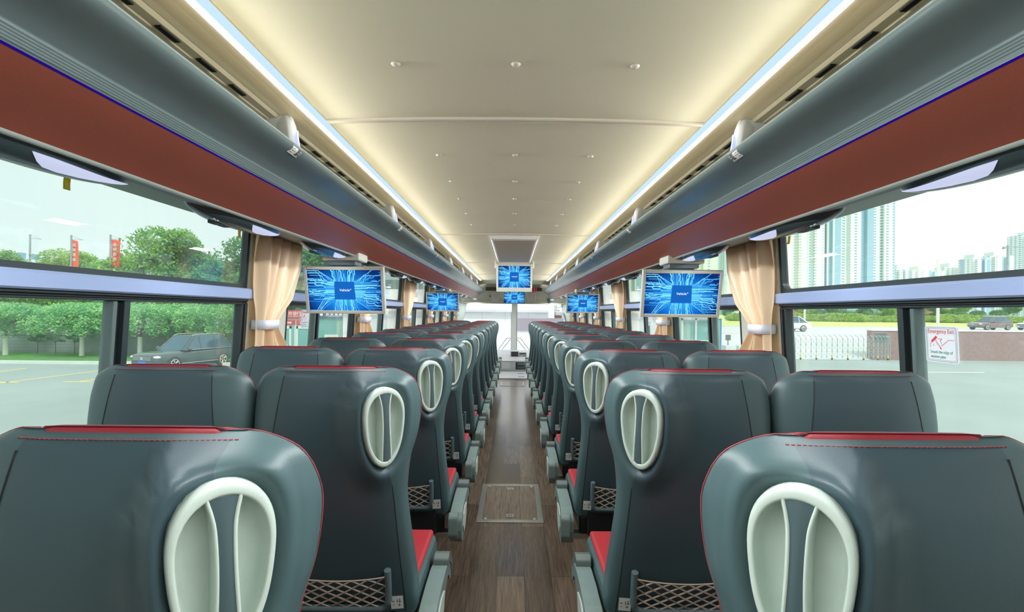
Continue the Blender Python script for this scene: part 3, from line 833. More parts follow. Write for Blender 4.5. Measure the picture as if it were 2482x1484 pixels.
        prof = [(0.075, 0.262), (0.052, 0.285), (0.045, 0.32), (0.05, 0.365), (0.075, 0.392), (0.12, 0.402), (0.22, 0.412), (0.31, 0.414), (0.385, 0.402), (0.43, 0.372), (0.452, 0.33), (0.44, 0.318), (0.415, 0.325), (0.395, 0.352), (0.36, 0.366), (0.31, 0.352), (0.26, 0.318), (0.215, 0.282), (0.17, 0.258), (0.12, 0.250)]
        m = MB(); x0, x1 = 0.238 * sx, 0.290 * sx
        m.prism(prof, lambda y, z: Vector((min(x0, x1), y, z)), lambda y, z: Vector((max(x0, x1), y, z)))
        arm = m.build('armrest', M['grey'], t, bevel=0.014, seg=4)
        m = MB(); kp = [(0.345, 0.405), (0.35, 0.428), (0.375, 0.437), (0.405, 0.43), (0.44, 0.40), (0.468, 0.35), (0.464, 0.338), (0.452, 0.335), (0.43, 0.374), (0.385, 0.404)]
        m.prism(kp, lambda y, z: Vector((min(x0, x1) + 0.004, y, z)), lambda y, z: Vector((max(x0, x1) + 0.003, y, z)))
        m.build('armrest_tip', M['knob'], arm, bevel=0.008, seg=3)
        m = MB()
        m.prism([(0.03, 0.30), (0.03, 0.385), (0.055, 0.397), (0.078, 0.39), (0.078, 0.285), (0.055, 0.28)], lambda y, z: Vector((min(x0, x1) - 0.004, y, z)), lambda y, z: Vector((min(x0, x1) + 0.034, y, z)))
        m.build('pivot_cover', M['grey'], arm, bevel=0.012, seg=3)
        m = MB()
        xo = 0.2915 * sx
        m.prism([(0.13, 0.28), (0.10, 0.32), (0.115, 0.37), (0.17, 0.385), (0.25, 0.375), (0.235, 0.33), (0.19, 0.29)], lambda y, z: Vector((xo - 0.003, y, z)), lambda y, z: Vector((xo + 0.003, y, z)))
        m.build('side_cap', M['shell'], arm, bevel=0.0025)
        m = MB(); m.box(0.15 * sx - 0.02 * 0, 0.19 * sx, 0, 0.0012, -0.022, 0.022)
        # small white label low on the back
        m = MB(); a, b = sorted((0.152 * sx, 0.188 * sx))
        q = [bsurf(x, D, 0.0014) for D in (0.725, 0.70, 0.675) for x in (a, (a + b) / 2, b)]
        q = [bsurf(a, 0.728, 0.0014), bsurf(b, 0.728, 0.0014), bsurf(b, 0.682, 0.0014), bsurf(a, 0.682, 0.0014)]
        m.add(q, [(0, 1, 2, 3)]); st = m.build('label_sticker', M['sticker'], t)
        m = MB()
        for u0, u1, v0, v1 in ((0.12, 0.3, 0.55, 0.62), (0.5, 0.56, 0.5, 0.75), (0.62, 0.85, 0.52, 0.58), (0.7, 0.76, 0.5, 0.8), (0.55, 0.8, 0.28, 0.33), (0.65, 0.7, 0.2, 0.42), (0.12, 0.3, 0.3, 0.34)):
            f = lambda u, v: lerp(lerp(q[0], q[1], u), lerp(q[3], q[2], u), v) + Vector((0, -0.0006, 0))
            m.add([f(u0, v0), f(u1, v0), f(u1, v1), f(u0, v1)], [(0, 1, 2, 3)])
        m.build('sticker_print', M['ink'], st)
    return t

XA, XW = 0.509, 0.988
PITCH, YS = 0.78, 0.632
for s in (-1, 1):
    protos = {}
    for k in range(12):
        for kind, x in (('aisle', XA), ('window', XW)):
            if kind == 'aisle': lab = f'black leather aisle seat with pale grab handle, {ORD[k]} row ahead of camera, {SIDE[s]} side'
            else: lab = f'black leather window seat with red top edge, {ORD[k]} row ahead of camera, {SIDE[s]} side'
            loc = (s * x, YS + PITCH * k, 0)
            if kind not in protos:
                o = make_seat(kind, -s); o.location = loc; o['label'] = lab; protos[kind] = o
            else: dup(protos[kind], loc, lab)

# ------------------------------------------------------------------ curtains
def make_curtain(s, label):
    t = thing('curtain', label, 'curtain', (0, 0, 0), 0, 'peach curtains tied back at the window pillars')
    nu, nv = 72, 46
    def P(u, v):
        Z = lerp(0.352, -0.50, v)
        k = interp([0, 0.15, 0.35, 0.44, 0.478, 0.505, 0.55, 0.65, 1], [0, 0.05, 0.36, 0.74, 0.90, 0.90, 0.76, 0.42, 0.15], v)   # pinch
        a = lerp(-0.215, -0.20, k); b = lerp(0.235, -0.055, k)
        yy = lerp(a, b, u)
        pinch = 1 - sstep(0, 0.7, k)
        amp = lerp(0.012, 0.028, pinch)
        sw = math.sin(u * 30 + 1.1 * math.sin(v * 4) + 1.5 * math.sin(u * 5)); fx = amp * math.copysign(abs(sw) ** 0.7, sw) * (0.75 + 0.25 * math.sin(u * 9 + 2)) + 0.012 * math.sin(u * 13 + v * 4 + 1)
        if v > 0.5: fx += 0.03 * sstep(0.5, 0.75, v) * math.sin(u * 3.14)
        return wp(s, yy, Z, 0.068 - fx)
    m = MB(); m.grid([[P(i / nu, j / nv) for j in range(nv + 1)] for i in range(nu + 1)], 0, True); m.build('cloth', M['curtain'], t, solid=0.0015)
    m = MB()
    c0 = []
    for i in range(20):
        a = 2 * math.pi * i / 20
        c0.append((-0.125 + 0.072 * math.copysign(abs(math.cos(a)) ** 0.5, math.cos(a)), 0.064 + 0.044 * math.copysign(abs(math.sin(a)) ** 0.6, math.sin(a))))
    m.grid([[wp(s, y, Z, o) for y, o in c0] for Z in (-0.047, -0.090)], 0, True, False, True)
    m.build('tie_band', M['tie'], t, solid=0.003)
    return t
for s in (-1, 1):
    c0 = None
    for k, c in enumerate(PIL[2:]):
        lab = f'peach curtain tied with a white band on the {ORD[k]} pillar along the {SIDE[s]} side'
        if c0 is None: c0 = make_curtain(s, lab); c0.location = (0, c, 0)
        else: dup(c0, (0, c, 0), lab)

# ------------------------------------------------------------------ screens
def screen_parts(t, w, h, T):
    """picture of w by h metres in the x-z plane facing -y; T is the transform into the thing"""
    m = MB(); m.add([(-w / 2, 0, -h / 2), (w / 2, 0, -h / 2), (w / 2, 0, h / 2), (-w / 2, 0, h / 2)], [(0, 1, 2, 3)])
    sc = m.build('screen', M['glow'], t); sc.matrix_local = T
    rnd = random.Random(5)
    m = MB()
    def stroke(pts, wd, mi):
        for a, b in zip(pts[:-1], pts[1:]):
            a, b = Vector((a[0], a[1])), Vector((b[0], b[1])); d = (b - a)
            if d.length < 1e-6: continue
            d.normalize(); nn = Vector((-d.y, d.x)) * wd / 2; a2 = a - d * wd * 0.3; b2 = b + d * wd * 0.3
            q = [a2 + nn, b2 + nn, b2 - nn, a2 - nn]
            m.add([(max(-w / 2, min(w / 2, p.x)), -0.0006 - 0.0001 * mi, max(-h / 2, min(h / 2, p.y))) for p in q], [(3, 2, 1, 0)], mi)
    cw, chh = w * 0.135, h * 0.215
    for side in (-1, 1):
        for i in range(26):                                        # left and right bundles
            z = lerp(-chh * 1.05, chh * 1.05, i / 25) + rnd.uniform(-1, 1) * h * 0.01
            x = side * cw * rnd.uniform(1.0, 1.1); pts = [(x, z)]
            for _ in range(rnd.randint(1, 4)):
                x += side * w * rnd.uniform(0.04, 0.14); pts.append((x, z))
                dz = rnd.uniform(-1, 1) * h * 0.045 + z * 0.12; x += side * abs(dz); z += dz; pts.append((x, z))
            if rnd.random() < 0.7: pts.append((side * w / 2 * rnd.uniform(0.85, 1), z))
            stroke(pts, h * rnd.choice((0.010, 0.015, 0.022)), rnd.choice((0, 0, 1)))
        for i in range(16):                                        # upper and lower bundles
            x = lerp(-cw * 1.0, cw * 1.0, i / 15) + rnd.uniform(-1, 1) * w * 0.004
            z = side * chh; pts = [(x, z)]
            for _ in range(2):
                z += side * h * rnd.uniform(0.05, 0.14); pts.append((x, z))
                dx = rnd.uniform(-1, 1) * w * 0.012 + x * 0.1; z += side * abs(dx); x += dx; pts.append((x, z))
            pts.append((x, side * h / 2))
            stroke(pts, h * rnd.choice((0.010, 0.016, 0.024)), rnd.choice((0, 0, 1)))
        for sx in (-1, 1):                                         # diagonals in the corners
            for i in range(6):
                x, z = sx * cw * (1 + 0.08 * i), side * chh * (1.05 - 0.02 * i) ; ln = w * rnd.uniform(0.12, 0.30)
                x2, z2 = x + sx * ln * rnd.uniform(0.8, 1.1), z + side * ln * 0.72
                pts = [(x, z), (x + sx * w * 0.02 * i, z), (x2, z2)]
                if rnd.random() < 0.5: pts.append((x2 + sx * w * 0.16, z2))
                stroke(pts, h * rnd.choice((0.009, 0.014)), rnd.choice((0, 1)))
    for _ in range(34):
        x, z = rnd.uniform(-0.44, 0.44) * w, rnd.uniform(-0.46, 0.05) * h
        if abs(x) < cw and abs(z) < chh: continue
        m.add([(x + 0.006 * h * 1.4 * math.cos(a * 1.047), -0.0011, z + 0.0085 * h * math.sin(a * 1.047)) for a in range(6)], [(0, 1, 2, 3, 4, 5)], 2)
    m.build('screen_pattern', [M['trace'], M['trace2'], M['dot']], sc)
    m = MB(); m.add([(-cw * 1.07, -0.0014, -chh * 1.05), (cw * 1.07, -0.0014, -chh * 1.05), (cw * 0.98, -0.0014, chh), (-cw * 0.98, -0.0014, chh)], [(0, 1, 2, 3)])
    m.build('chip_square', M['chip'], sc)
    R = Matrix.Rotation(math.pi / 2, 4, 'X')
    text('screen_lettering', 'Vehicle', h * 0.085, Matrix.Translation((0, -0.002, h * 0.005)) @ R, M['stext'], sc, 0.0, 0.0, 0.0003)
    m = MB(); m.disc((w * 0.083, -0.002, h * 0.028), h * 0.012, (0, -1, 0), 12); m.build('screen_lettering_dot', M['stext'], sc)

def box_case(t, w, h, dep, T, low=0.0, name='case', mtl=None, bz=0.018):
    """case with a recessed screen opening: outer w by h, border bz, deeper lower border low"""
    m = MB(); x, z = w / 2, h / 2
    xi, z0, z1 = x - bz, -z + bz + low, z - bz
    m.box(-x, x, 0.006, dep, -z, z, 0, T)
    for a, b, c, d in ((-x, -xi, -z, z), (xi, x, -z, z), (-xi, xi, -z, z0), (-xi, xi, z1, z)): m.box(a, b, 0.0, 0.008, c, d, 0, T)
    return m.build(name, mtl or M['tvw'], t, bevel=0.003)
def side_tv(s, x, y, Zc, label, tilt=13):
    t = thing('hanging_screen', label, 'screen', (x, y, 0), 0, 'screens hung below the racks')
    w, h = 0.436, 0.262
    T = Matrix.Translation((0, 0, Zc + CZ)) @ Matrix.Rotation(math.radians(-tilt), 4, 'X') if False else Matrix.Translation((0, 0, Zc + CZ)) @ Matrix.Rotation(math.radians(tilt), 4, 'X')
    box_case(t, w, h, 0.03, T)
    screen_parts(t, w - 0.036, h - 0.036, T @ Matrix.Translation((0, 0.0045, 0)))
    m = MB(); m.box(-0.10, 0.10, -0.07, 0.09, CZ + 0.268, CZ + 0.302 + (0.01)); m.build('mount_box', M['tvw'], t, bevel=0.008)
    m = MB(); m.box(-0.085, 0.075, -0.055, 0.06, CZ + 0.245, CZ + 0.269); m.box(-0.06, 0.06, -0.02, 0.03, CZ + 0.225, CZ + 0.25); m.build('hinge', M['frame'], t, bevel=0.004)
    return t
side_tv(-1, -0.926, 2.80, 0.110, 'grey hinged screen with a blue picture beside the first tree-side curtain')
side_tv(1, 0.918, 2.80, 0.107, 'grey hinged screen with a blue picture beside the first tower-side curtain')
side_tv(-1, -0.943, 6.78, 0.128, 'small distant grey screen below the rack, tree side of the far seats')
side_tv(1, 0.915, 6.78, 0.124, 'small distant grey screen below the rack, tower side of the far seats')
t = thing('ceiling_screen', 'grey framed screen hung from the ceiling behind the grille vent', 'screen', (0.004, 6.2, 0))
T = Matrix.Translation((0, 0, CZ + 0.413)) @ Matrix.Rotation(math.radians(4), 4, 'X')
box_case(t, 0.432, 0.335, 0.035, T, low=0.03, bz=0.022)
screen_parts(t, 0.388, 0.262, T @ Matrix.Translation((0, 0.0045, 0.015)))
for sx in (-1, 1):
    m = MB(); m.box(sx * 0.225 - 0.012, sx * 0.225 + 0.012, 0.0, 0.06, CZ + 0.53, CZ + 0.615); m.build('hanger', M['creamtrim'], t, bevel=0.005)
m = MB(); m.box(-0.22, 0.22, 0.01, 0.12, CZ + 0.575, CZ + 0.625); m.build('mount_box', M['creamtrim'], t, bevel=0.006)
t = thing('front_screen', 'small pale screen with a teal picture on the front header', 'screen', (0.012, 10.9, 0))
T = Matrix.Translation((0, 0, CZ + 0.317)) @ Matrix.Rotation(math.radians(8), 4, 'X')
box_case(t, 0.485, 0.285, 0.03, T)
screen_parts(t, 0.449, 0.249, T @ Matrix.Translation((0, 0.0045, 0)))
m = MB(); m.box(-0.08, 0.08, 0.02, 0.35, CZ + 0.38, CZ + 0.43); m.build('mount_arm', M['tvw'], t, bevel=0.004)

# ceiling vent ------------------------------------------------------
t = thing('ceiling_vent', 'white framed air vent with ribbed grille in the ceiling', 'vent', (0, 0, CZ + 0.63))
m = MB(); o_, i_ = (0.203, 4.18, 6.12), (0.165, 4.27, 6.05)
def rr(h, z): return [Vector((-h[0], h[1], z)), Vector((h[0], h[1], z)), Vector((h[0], h[2], z)), Vector((-h[0], h[2], z))]
m.grid([rr(o_, 0.0), rr((0.195, 4.2, 6.1), -0.03), rr((0.185, 4.225, 6.09), -0.038), rr((0.172, 4.25, 6.06), -0.038), rr(i_, -0.033), rr(i_, -0.012)], 0, False, False, True)
m.build('frame', M['white'], t, bevel=0.002)
m = MB(); n = 60
m.box(-0.166, 0.166, 4.26, 6.06, -0.034, -0.03)
for i in range(44): x = -0.160 + 0.32 * i / 43; m.box(x - 0.0022, x + 0.0022, 4.28, 6.04, -0.0365, -0.0338, 1)
m.build('grille', [M['creamtrim'], M['cream']], t)

# floor hatches -----------------------------------------------------
def hatch(y0, y1, x0, x1, label):
    t = thing('floor_hatch', label, 'floor hatch', ((x0 + x1) / 2, (y0 + y1) / 2, 0), 0)
    w, l = (x1 - x0) / 2, (y1 - y0) / 2; b = 0.036
    m = MB()
    for a in ((-w, w, -l, -l + b), (-w, w, l - b, l), (-w, -w + b, -l + b, l - b), (w - b, w, -l + b, l - b)): m.box(*a, 0.0, 0.005)
    m.build('hatch_frame', M['steel'], t, bevel=0.0015, seg=1)
    m = MB(); m.box(-w + b, w - b, -l + b, l - b, 0.0, 0.003); m.build('hatch_lid', M['wood'], t)
    for sx in (-1, 1):
        for sy in (-1, 1):
            m = MB(); cx, cy = sx * (w - b - 0.018), sy * (l - b - 0.018)
            m.grid([[Vector((cx + r * math.cos(k * math.pi / 8), cy + r * math.sin(k * math.pi / 8), z)) for k in range(16)] for r, z in ((0.011, 0.003), (0.010, 0.006), (0.005, 0.006), (0.0045, 0.0045))], 0, True, False, True)
            m.build('hatch_screw', M['chrome'], t)
    for sy in (-1, 1):
        m = MB(); cy = sy * (l - b - 0.065)
        for a in ((-0.022, 0.022, -0.02, -0.012), (-0.022, 0.022, 0.012, 0.02), (-0.022, -0.012, -0.012, 0.012), (0.012, 0.022, -0.012, 0.012)): m.box(a[0], a[1], cy + a[2], cy + a[3], 0.003, 0.006)
        m.box(-0.008, 0.008, cy - 0.006, cy + 0.004, 0.003, 0.0065)
        m.build('hatch_latch', M['steel'], t, bevel=0.001, seg=1)
hatch(3.11, 3.80, -0.218, 0.196, 'steel framed wooden floor hatch in the aisle between the second and third rows')
hatch(8.85, 9.42, -0.225, 0.205, 'steel framed floor hatch at the far end of the aisle')

# ------------------------------------------------------------------ front of the coach
m = MB(); m.box(-1.25, 1.25, 11.5, 11.85, CZ + 0.19, CZ + 0.62); m.grid([[Vector((x, y, z)) for x in (-1.25, 1.25)] for y, z in ((11.35, CZ + 0.62), (11.38, CZ + 0.50), (11.44, CZ + 0.42), (11.5, CZ + 0.30), (11.52, CZ + 0.2), (11.8, CZ + 0.19))], 0, True)
hd = struct(m.build('wall_front', M['wall']))
MB().box(-0.62, 0.62, 11.33, 11.37, CZ + 0.47, CZ + 0.545).build('header_band', M['darkband'], hd)
m = MB()
def seg7(cx, ch, h=0.035, w=0.022):
    on = {'1': 'bc', '2': 'abged', '0': 'abcdef', ':': ':'}[ch]
    z = CZ + 0.508
    S = {'a': (-w / 2, w / 2, h - 0.006, h), 'd': (-w / 2, w / 2, -h, -h + 0.006), 'g': (-w / 2, w / 2, -0.003, 0.003), 'b': (w / 2 - 0.006, w / 2, 0, h), 'c': (w / 2 - 0.006, w / 2, -h, 0), 'e': (-w / 2, -w / 2 + 0.006, -h, 0), 'f': (-w / 2, -w / 2 + 0.006, 0, h)}
    if ch == ':':
        for q in (-0.015, 0.015): m.box(cx - 0.004, cx + 0.004, 11.327, 11.33, z + q - 0.004, z + q + 0.004)
        return
    for k in on: a = S[k]; m.box(cx + a[0], cx + a[1], 11.327, 11.33, z + a[2], z + a[3])
for i, ch in enumerate('12:01'): seg7(0.36 + 0.032 * i, ch)
m.build('clock_display', M['clockred'], hd)
for i, (px0, px1) in enumerate(((1192, 1208), (1279, 1299))):
    a, b = at(px0, 710, 11.42), at(px1, 730, 11.42)
    m = MB(); m.box(a.x, b.x, 11.40, 11.405, b.z, a.z); o = m.build('notice_sheet', M['sticker'])
    tag(o, 'pale printed notice sheet on the front header, %s' % ('tree side of the small screen' if i == 0 else 'tower side of the small screen'), 'notice')
    m = MB()
    for k in range(4):
        xx = lerp(a.x, b.x, 0.1 + 0.22 * k); m.box(xx, xx + 0.016, 11.398, 11.40, b.z + 0.015, a.z - 0.02)
    m.build('notice_print', M['print'], o)
c = at(1187.5, 718, 11.4); m = MB(); m.grid([[Vector((c.x + r * math.cos(k * math.pi / 8), 11.47 + y, c.z + r * math.sin(k * math.pi / 8))) for k in range(16)] for r, y in ((0.02, -0.06), (0.02, -0.075), (0.012, -0.08), (0.001, -0.078))], 0, True, False, True)
tag(m.build('camera_dome', M['knob']), 'small dark round camera on the front header', 'camera')
for i, px in enumerate((1151, 1338)):
    c = at(px, 725 if i == 0 else 727, 11.3); m = MB(); m.ball(c, 0.045, 0.045, 0.02)
    t_ = tag(m.build('entry_lamp', M['lens']), 'small round white lamp above the windscreen, %s end' % SIDE[-1 if i == 0 else 1], 'lamp')
# windscreen: pane halves, divider and pillars belong to one structure
r = sroot('window_17')
for x0, x1 in ((-1.2, -0.055), (0.085, 1.2)): MB().box(x0, x1, 11.85, 11.856, 0.36, CZ + 0.20).build('windscreen_pane', M['wsglass'], r)
m = MB(); m.box(-0.045, 0.06, 11.8, 11.87, 0.36, CZ + 0.21); m.box(0.062, 0.085, 11.82, 11.86, 0.36, CZ + 0.21, 1); m.box(-0.06, -0.047, 11.82, 11.86, 0.36, CZ + 0.0, 1); m.build('centre_post', [M['white'], M['striptrim']], r, bevel=0.006)
for s in (-1, 1):
    m = MB()
    b0, b1 = at(1134 if s < 0 else 1356, 716, 11.6), at(1118 if s < 0 else 1374, 790, 11.6)
    p = [b0 + Vector((0, 0, 0.1)) - (b1 - b0) * 0.1, b0, b1, b1 + (b1 - b0) * 2.5]
    m.grid([[q + Vector((s * dx, dy, 0)) for dx, dy in ((0, 0.1), (-0.0, 0), (0.14, -0.12), (0.3, -0.2))] for q in p], 0, True); m.build('front_pillar', M['striptrim'], r, solid=0.02)
# wipers outside the windscreen
for s in (-1, 1):
    t = thing('wiper', f'thin grey wiper arms outside the windscreen, {SIDE[s]} side of the centre post', 'wiper')
    xs = (lambda v: v) if s < 0 else (lambda v: 2490 - v)
    for k, (a, b, c_) in enumerate((((1206, 851), (1228, 820), (1238, 820)), ((1214, 851), (1236, 824), (1238, 823)))):
        m = MB(); m.tube([at(xs(a[0]), a[1], 12.0), at(xs(b[0]), b[1], 12.0), at(xs(c_[0]), c_[1], 12.0)], 0.008, 6); m.build('arm', M['pole'], t)
# dash
t = thing('dashboard', 'pale grey dashboard across the front of the coach', 'dashboard', (0, 11.0, 0))
m = MB(); prof = [(0.0, 0.0), (0.0, 0.20), (-0.03, 0.222), (-0.03, 0.238), (0.1, 0.25), (0.35, 0.34), (0.6, 0.41), (0.84, 0.41), (0.84, 0.0)]
m.prism(prof, lambda y, z: Vector((-1.2, y, z)), lambda y, z: Vector((1.2, y, z))); m.build('body', M['dash'], t, bevel=0.01)
a, b = at(1216, 878, 11.0), at(1236, 895, 11.0); m = MB(); m.box(a.x, b.x, -0.012, 0.0, max(0.02, b.z), a.z); m.build('locker_door', M['white'], t, bevel=0.006)
a, b = at(1250, 877, 11.0), at(1274, 896, 11.0); m = MB(); m.box(a.x, b.x, -0.008, 0.0, max(0.02, b.z), a.z); o = m.build('radio_bay', M['dashdark'], t)
for k in range(2):
    m = MB(); m.box(a.x + 0.04, b.x - 0.02, -0.016, -0.006, a.z - 0.07 - 0.08 * k, a.z - 0.02 - 0.08 * k); m.build('radio', M['grey' if k == 0 else 'knob'], o, bevel=0.002)
t = thing('dash_monitor', 'small dark monitor standing on the dashboard', 'monitor', (0.03, 11.25, 0.30))
T = Matrix.Rotation(math.radians(-20), 4, 'X')
m = MB(); m.box(-0.095, 0.095, 0, 0.06, -0.03, 0.125, 0, T); m.box(-0.11, 0.11, -0.02, 0.16, -0.035, -0.0); m.build('case', M['dash'], t, bevel=0.006)
m = MB(); m.box(-0.075, 0.08, -0.004, 0.0, 0.0, 0.115, 0, T); m.build('display', M['dashdark'], t)
t = thing('dash_keypad', 'grey keypad with white and pink keys on the dashboard', 'keypad', (0.20, 11.25, 0.285))
m = MB(); m.box(-0.075, 0.09, 0.0, 0.16, 0, 0.05); m.box(-0.07, 0.09, 0.10, 0.16, 0.05, 0.10); m.build('body', M['grey'], t, bevel=0.006)
for k in range(4):
    m = MB(); m.box(-0.06 + 0.034 * k, -0.034 + 0.034 * k, -0.006, 0.0, 0.008, 0.042); m.build('key', M['white' if k < 2 else 'print'], t, bevel=0.002)
m = MB(); m.box(-0.6, 0.6, 9.85, 10.98, 0.0, 0.012); m.prism([(9.80, 0.0), (9.80, 0.010), (9.86, 0.016), (9.86, 0.0)], lambda y, z: Vector((-0.6, y, z)), lambda y, z: Vector((0.6, y, z)), 1)
t = tag(m.build('entrance_platform', [M['dash'], M['steel']]), 'glossy pale floor platform behind the dashboard', 'platform')
for k in range(2):
    m = MB(); m.box(0.10, 0.22, 10.05 + 0.5 * k, 10.10 + 0.5 * k, 0.012, 0.0135); m.build('floor_slot', M['slot'], t)
# mirror
t = thing('rear_view_mirror', 'rounded rear view mirror hanging in the windscreen', 'mirror', at(1346, 763, 11.5))
m = MB(); m.box(-0.16, 0.16, 0, 0.05, -0.09, 0.085); m.build('housing', M['white'], t, bevel=0.02, seg=3)
m = MB(); m.box(-0.14, 0.14, -0.003, 0.0, -0.07, 0.065); o = m.build('glass', M['mirror'], t); o.rotation_euler = (0.0, 0, -0.12)
m = MB(); m.box(-0.025, 0.035, 0, 0.05, 0.085, 0.21); m.box(-0.04, 0.09, -0.01, 0.06, 0.085, 0.105); m.tube([(0.02, 0.02, 0.14), (0.14, 0.05, 0.19), (0.25, 0.1, 0.24)], 0.007, 6); m.build('stalk', M['knob'], t, bevel=0.003)
t = at(1331, 731, 11.5); m = MB(); m.grid([[Vector((t.x + r_ * math.cos(k * math.pi / 8), t.y + r_ * math.sin(k * math.pi / 8), t.z + z)) for k in range(16)] for r_, z in ((0.05, 0.06), (0.052, 0.03), (0.035, 0.02), (0.034, -0.03), (0.015, -0.05), (0.001, -0.052))], 0, True, False, True)
tag(m.build('ceiling_speaker', M['grey']), 'pale dome speaker hanging from the front header above the mirror', 'speaker')

# ------------------------------------------------------------------ stickers and tags on the panes
def exit_sticker(s, y, Z, label):
    """plate on the pane; u runs to the viewer's right seen from inside, v up"""
    t = thing('exit_sticker', label, 'sticker', (0, 0, 0), 0, 'emergency exit stickers')
    W, H = 0.115, 0.108
    ex = Vector((0, -s, 0)); up = (wp(s, 0, 0.1) - wp(s, 0, 0)).normalized(); nr = Vector((-s, 0, 0))
    o0 = wp(s, y, Z, -0.016)
    def P(u, v, e): return o0 + ex * u * W / 2 + up * v * H / 2 + nr * e
    def poly(pts, e, mtl, nm, par):
        mm = MB(); mm.add([P(u, v, e) for u, v in pts], [tuple(range(len(pts)))]); return mm.build(nm, mtl, par)
    def rr(k, r=0.14):
        pts = []
        for cx, cy, a0 in ((k - r, k - r, 0), (-k + r, k - r, 90), (-k + r, -k + r, 180), (k - r, -k + r, 270)):
            for q in range(6): pts.append((cx + r * math.cos(math.radians(a0 + 18 * q)), cy + r * math.sin(math.radians(a0 + 18 * q))))
        return pts
    mm = MB(); a = rr(1.0); n = len(a); mm.add([P(u, v, 0.002) for u, v in a] + [P(u, v, 0) for u, v in a], [tuple(range(n)), tuple(range(2 * n - 1, n - 1, -1))] + [(i, n + i, n + (i + 1) % n, (i + 1) % n) for i in range(n)])
    pl = mm.build('plate', M['plate_s'], t)
    def ring(k0, k1, e, mtl, nm):
        mm = MB(); A, B = rr(k0, 0.13), rr(k1, 0.12)
        mm.add([P(u, v, e) for u, v in A + B], [(i, (i + 1) % n, n + (i + 1) % n, n + i) for i in range(n)]); return mm.build(nm, mtl, pl)
    ring(0.93, 0.91, 0.0024, M['frame'], 'border'); ring(0.86, 0.845, 0.0024, M['frame'], 'inner_border')
    R = Matrix((( *ex, 0), (*up, 0), (*nr, 0), (0, 0, 0, 1))).transposed()
    def tx(sx, size, u, v, mtl, nm, fit): return text(nm, sx, size, Matrix.Translation(P(u, v, 0.0026)) @ R, mtl, pl, 0, 0.0, 0.0001, fit)
    tx('Emergency Exit', 0.0175, 0.0, 0.70, RED, 'title_lettering', 0.090)
    tx('Smash the edge of', 0.0125, -0.02, -0.43, GREEN, 'advice_lettering', 0.078)
    tx('window pane', 0.0125, -0.22, -0.68, GREEN, 'advice_lettering', 0.054)
    poly([(-0.62, 0.18), (-0.56, 0.08), (-0.22, 0.36), (-0.30, 0.47)], 0.0028, RED, 'hammer_head', pl)
    poly([(-0.38, 0.26), (-0.32, 0.22), (-0.22, 0.08), (-0.28, 0.12)], 0.0028, RED, 'hammer_neck', pl)
    poly([(-0.10, -0.12), (-0.02, -0.16), (0.02, -0.27), (-0.05, -0.27)], 0.0028, RED, 'hammer_end', pl)
    mm = MB()
    for k in range(5):
        c = (-0.26 + 0.04 * k, 0.06 - 0.045 * k); mm.add([P(c[0] - 0.05, c[1] - 0.02, 0.0028), P(c[0] + 0.06, c[1] + 0.02, 0.0028), P(c[0] + 0.06, c[1] + 0.04, 0.0028), P(c[0] - 0.05, c[1], 0.0028)], [(0, 1, 2, 3)])
    for A, B in (((-0.62, 0.12), (-0.68, -0.05)), ((-0.68, -0.05), (-0.66, -0.2)), ((-0.5, 0.0), (-0.42, -0.1)), ((0.0, -0.1), (0.45, 0.25)), ((0.45, 0.25), (0.8, 0.25)), ((-0.2, 0.3), (0.05, 0.3)), ((0.05, 0.3), (-0.05, 0.2)), ((-0.05, 0.2), (0.05, 0.0))):
        d = Vector((B[0] - A[0], B[1] - A[1])).normalized() * 0.012
        mm.add([P(A[0] - d.y, A[1] + d.x, 0.0027), P(B[0] - d.y, B[1] + d.x, 0.0027), P(B[0] + d.y, B[1] - d.x, 0.0027), P(A[0] + d.y, A[1] - d.x, 0.0027)], [(0, 1, 2, 3)])
    mm.build('hand_drawing', RED, pl)
RED = mat('print_red', (200, 52, 62), 0.6); GREEN = mat('print_green', (40, 130, 100), 0.6)
exit_sticker(1, 1.50, -0.083, 'white exit sticker with red hammer on the tower-side pane in the first visible window')
exit_sticker(-1, 3.08, -0.05, 'white exit sticker on the tree-side pane below the hinged screen')
exit_sticker(1, 4.72, -0.06, 'white exit sticker on the tower-side pane beyond the second curtain')
for s, px, py, d, lab in ((-1, 182, 447, 1.40, 'yellow paper tag below the first tree-side reading light'), (-1, 583, 567, 2.28, 'yellow paper tag beside the first tree-side curtain'), (1, 1903, 583, 2.28, 'yellow paper tag beside the first tower-side curtain')):
    c = at(px, py, d); Z = c.z - CZ
    m = MB(); m.grid([[wp(s, d + u * 0.011 + v * 0.004 * s, Z + 0.02 - v * 0.036, -0.01 + 0.004 * v * v) for v in (0, 0.5, 1)] for u in (-1, 1)], 0, True)
    tag(m.build('paper_tag', M['yellow'], None, solid=0.0006), lab, 'tag', 'yellow paper tags on the panes')

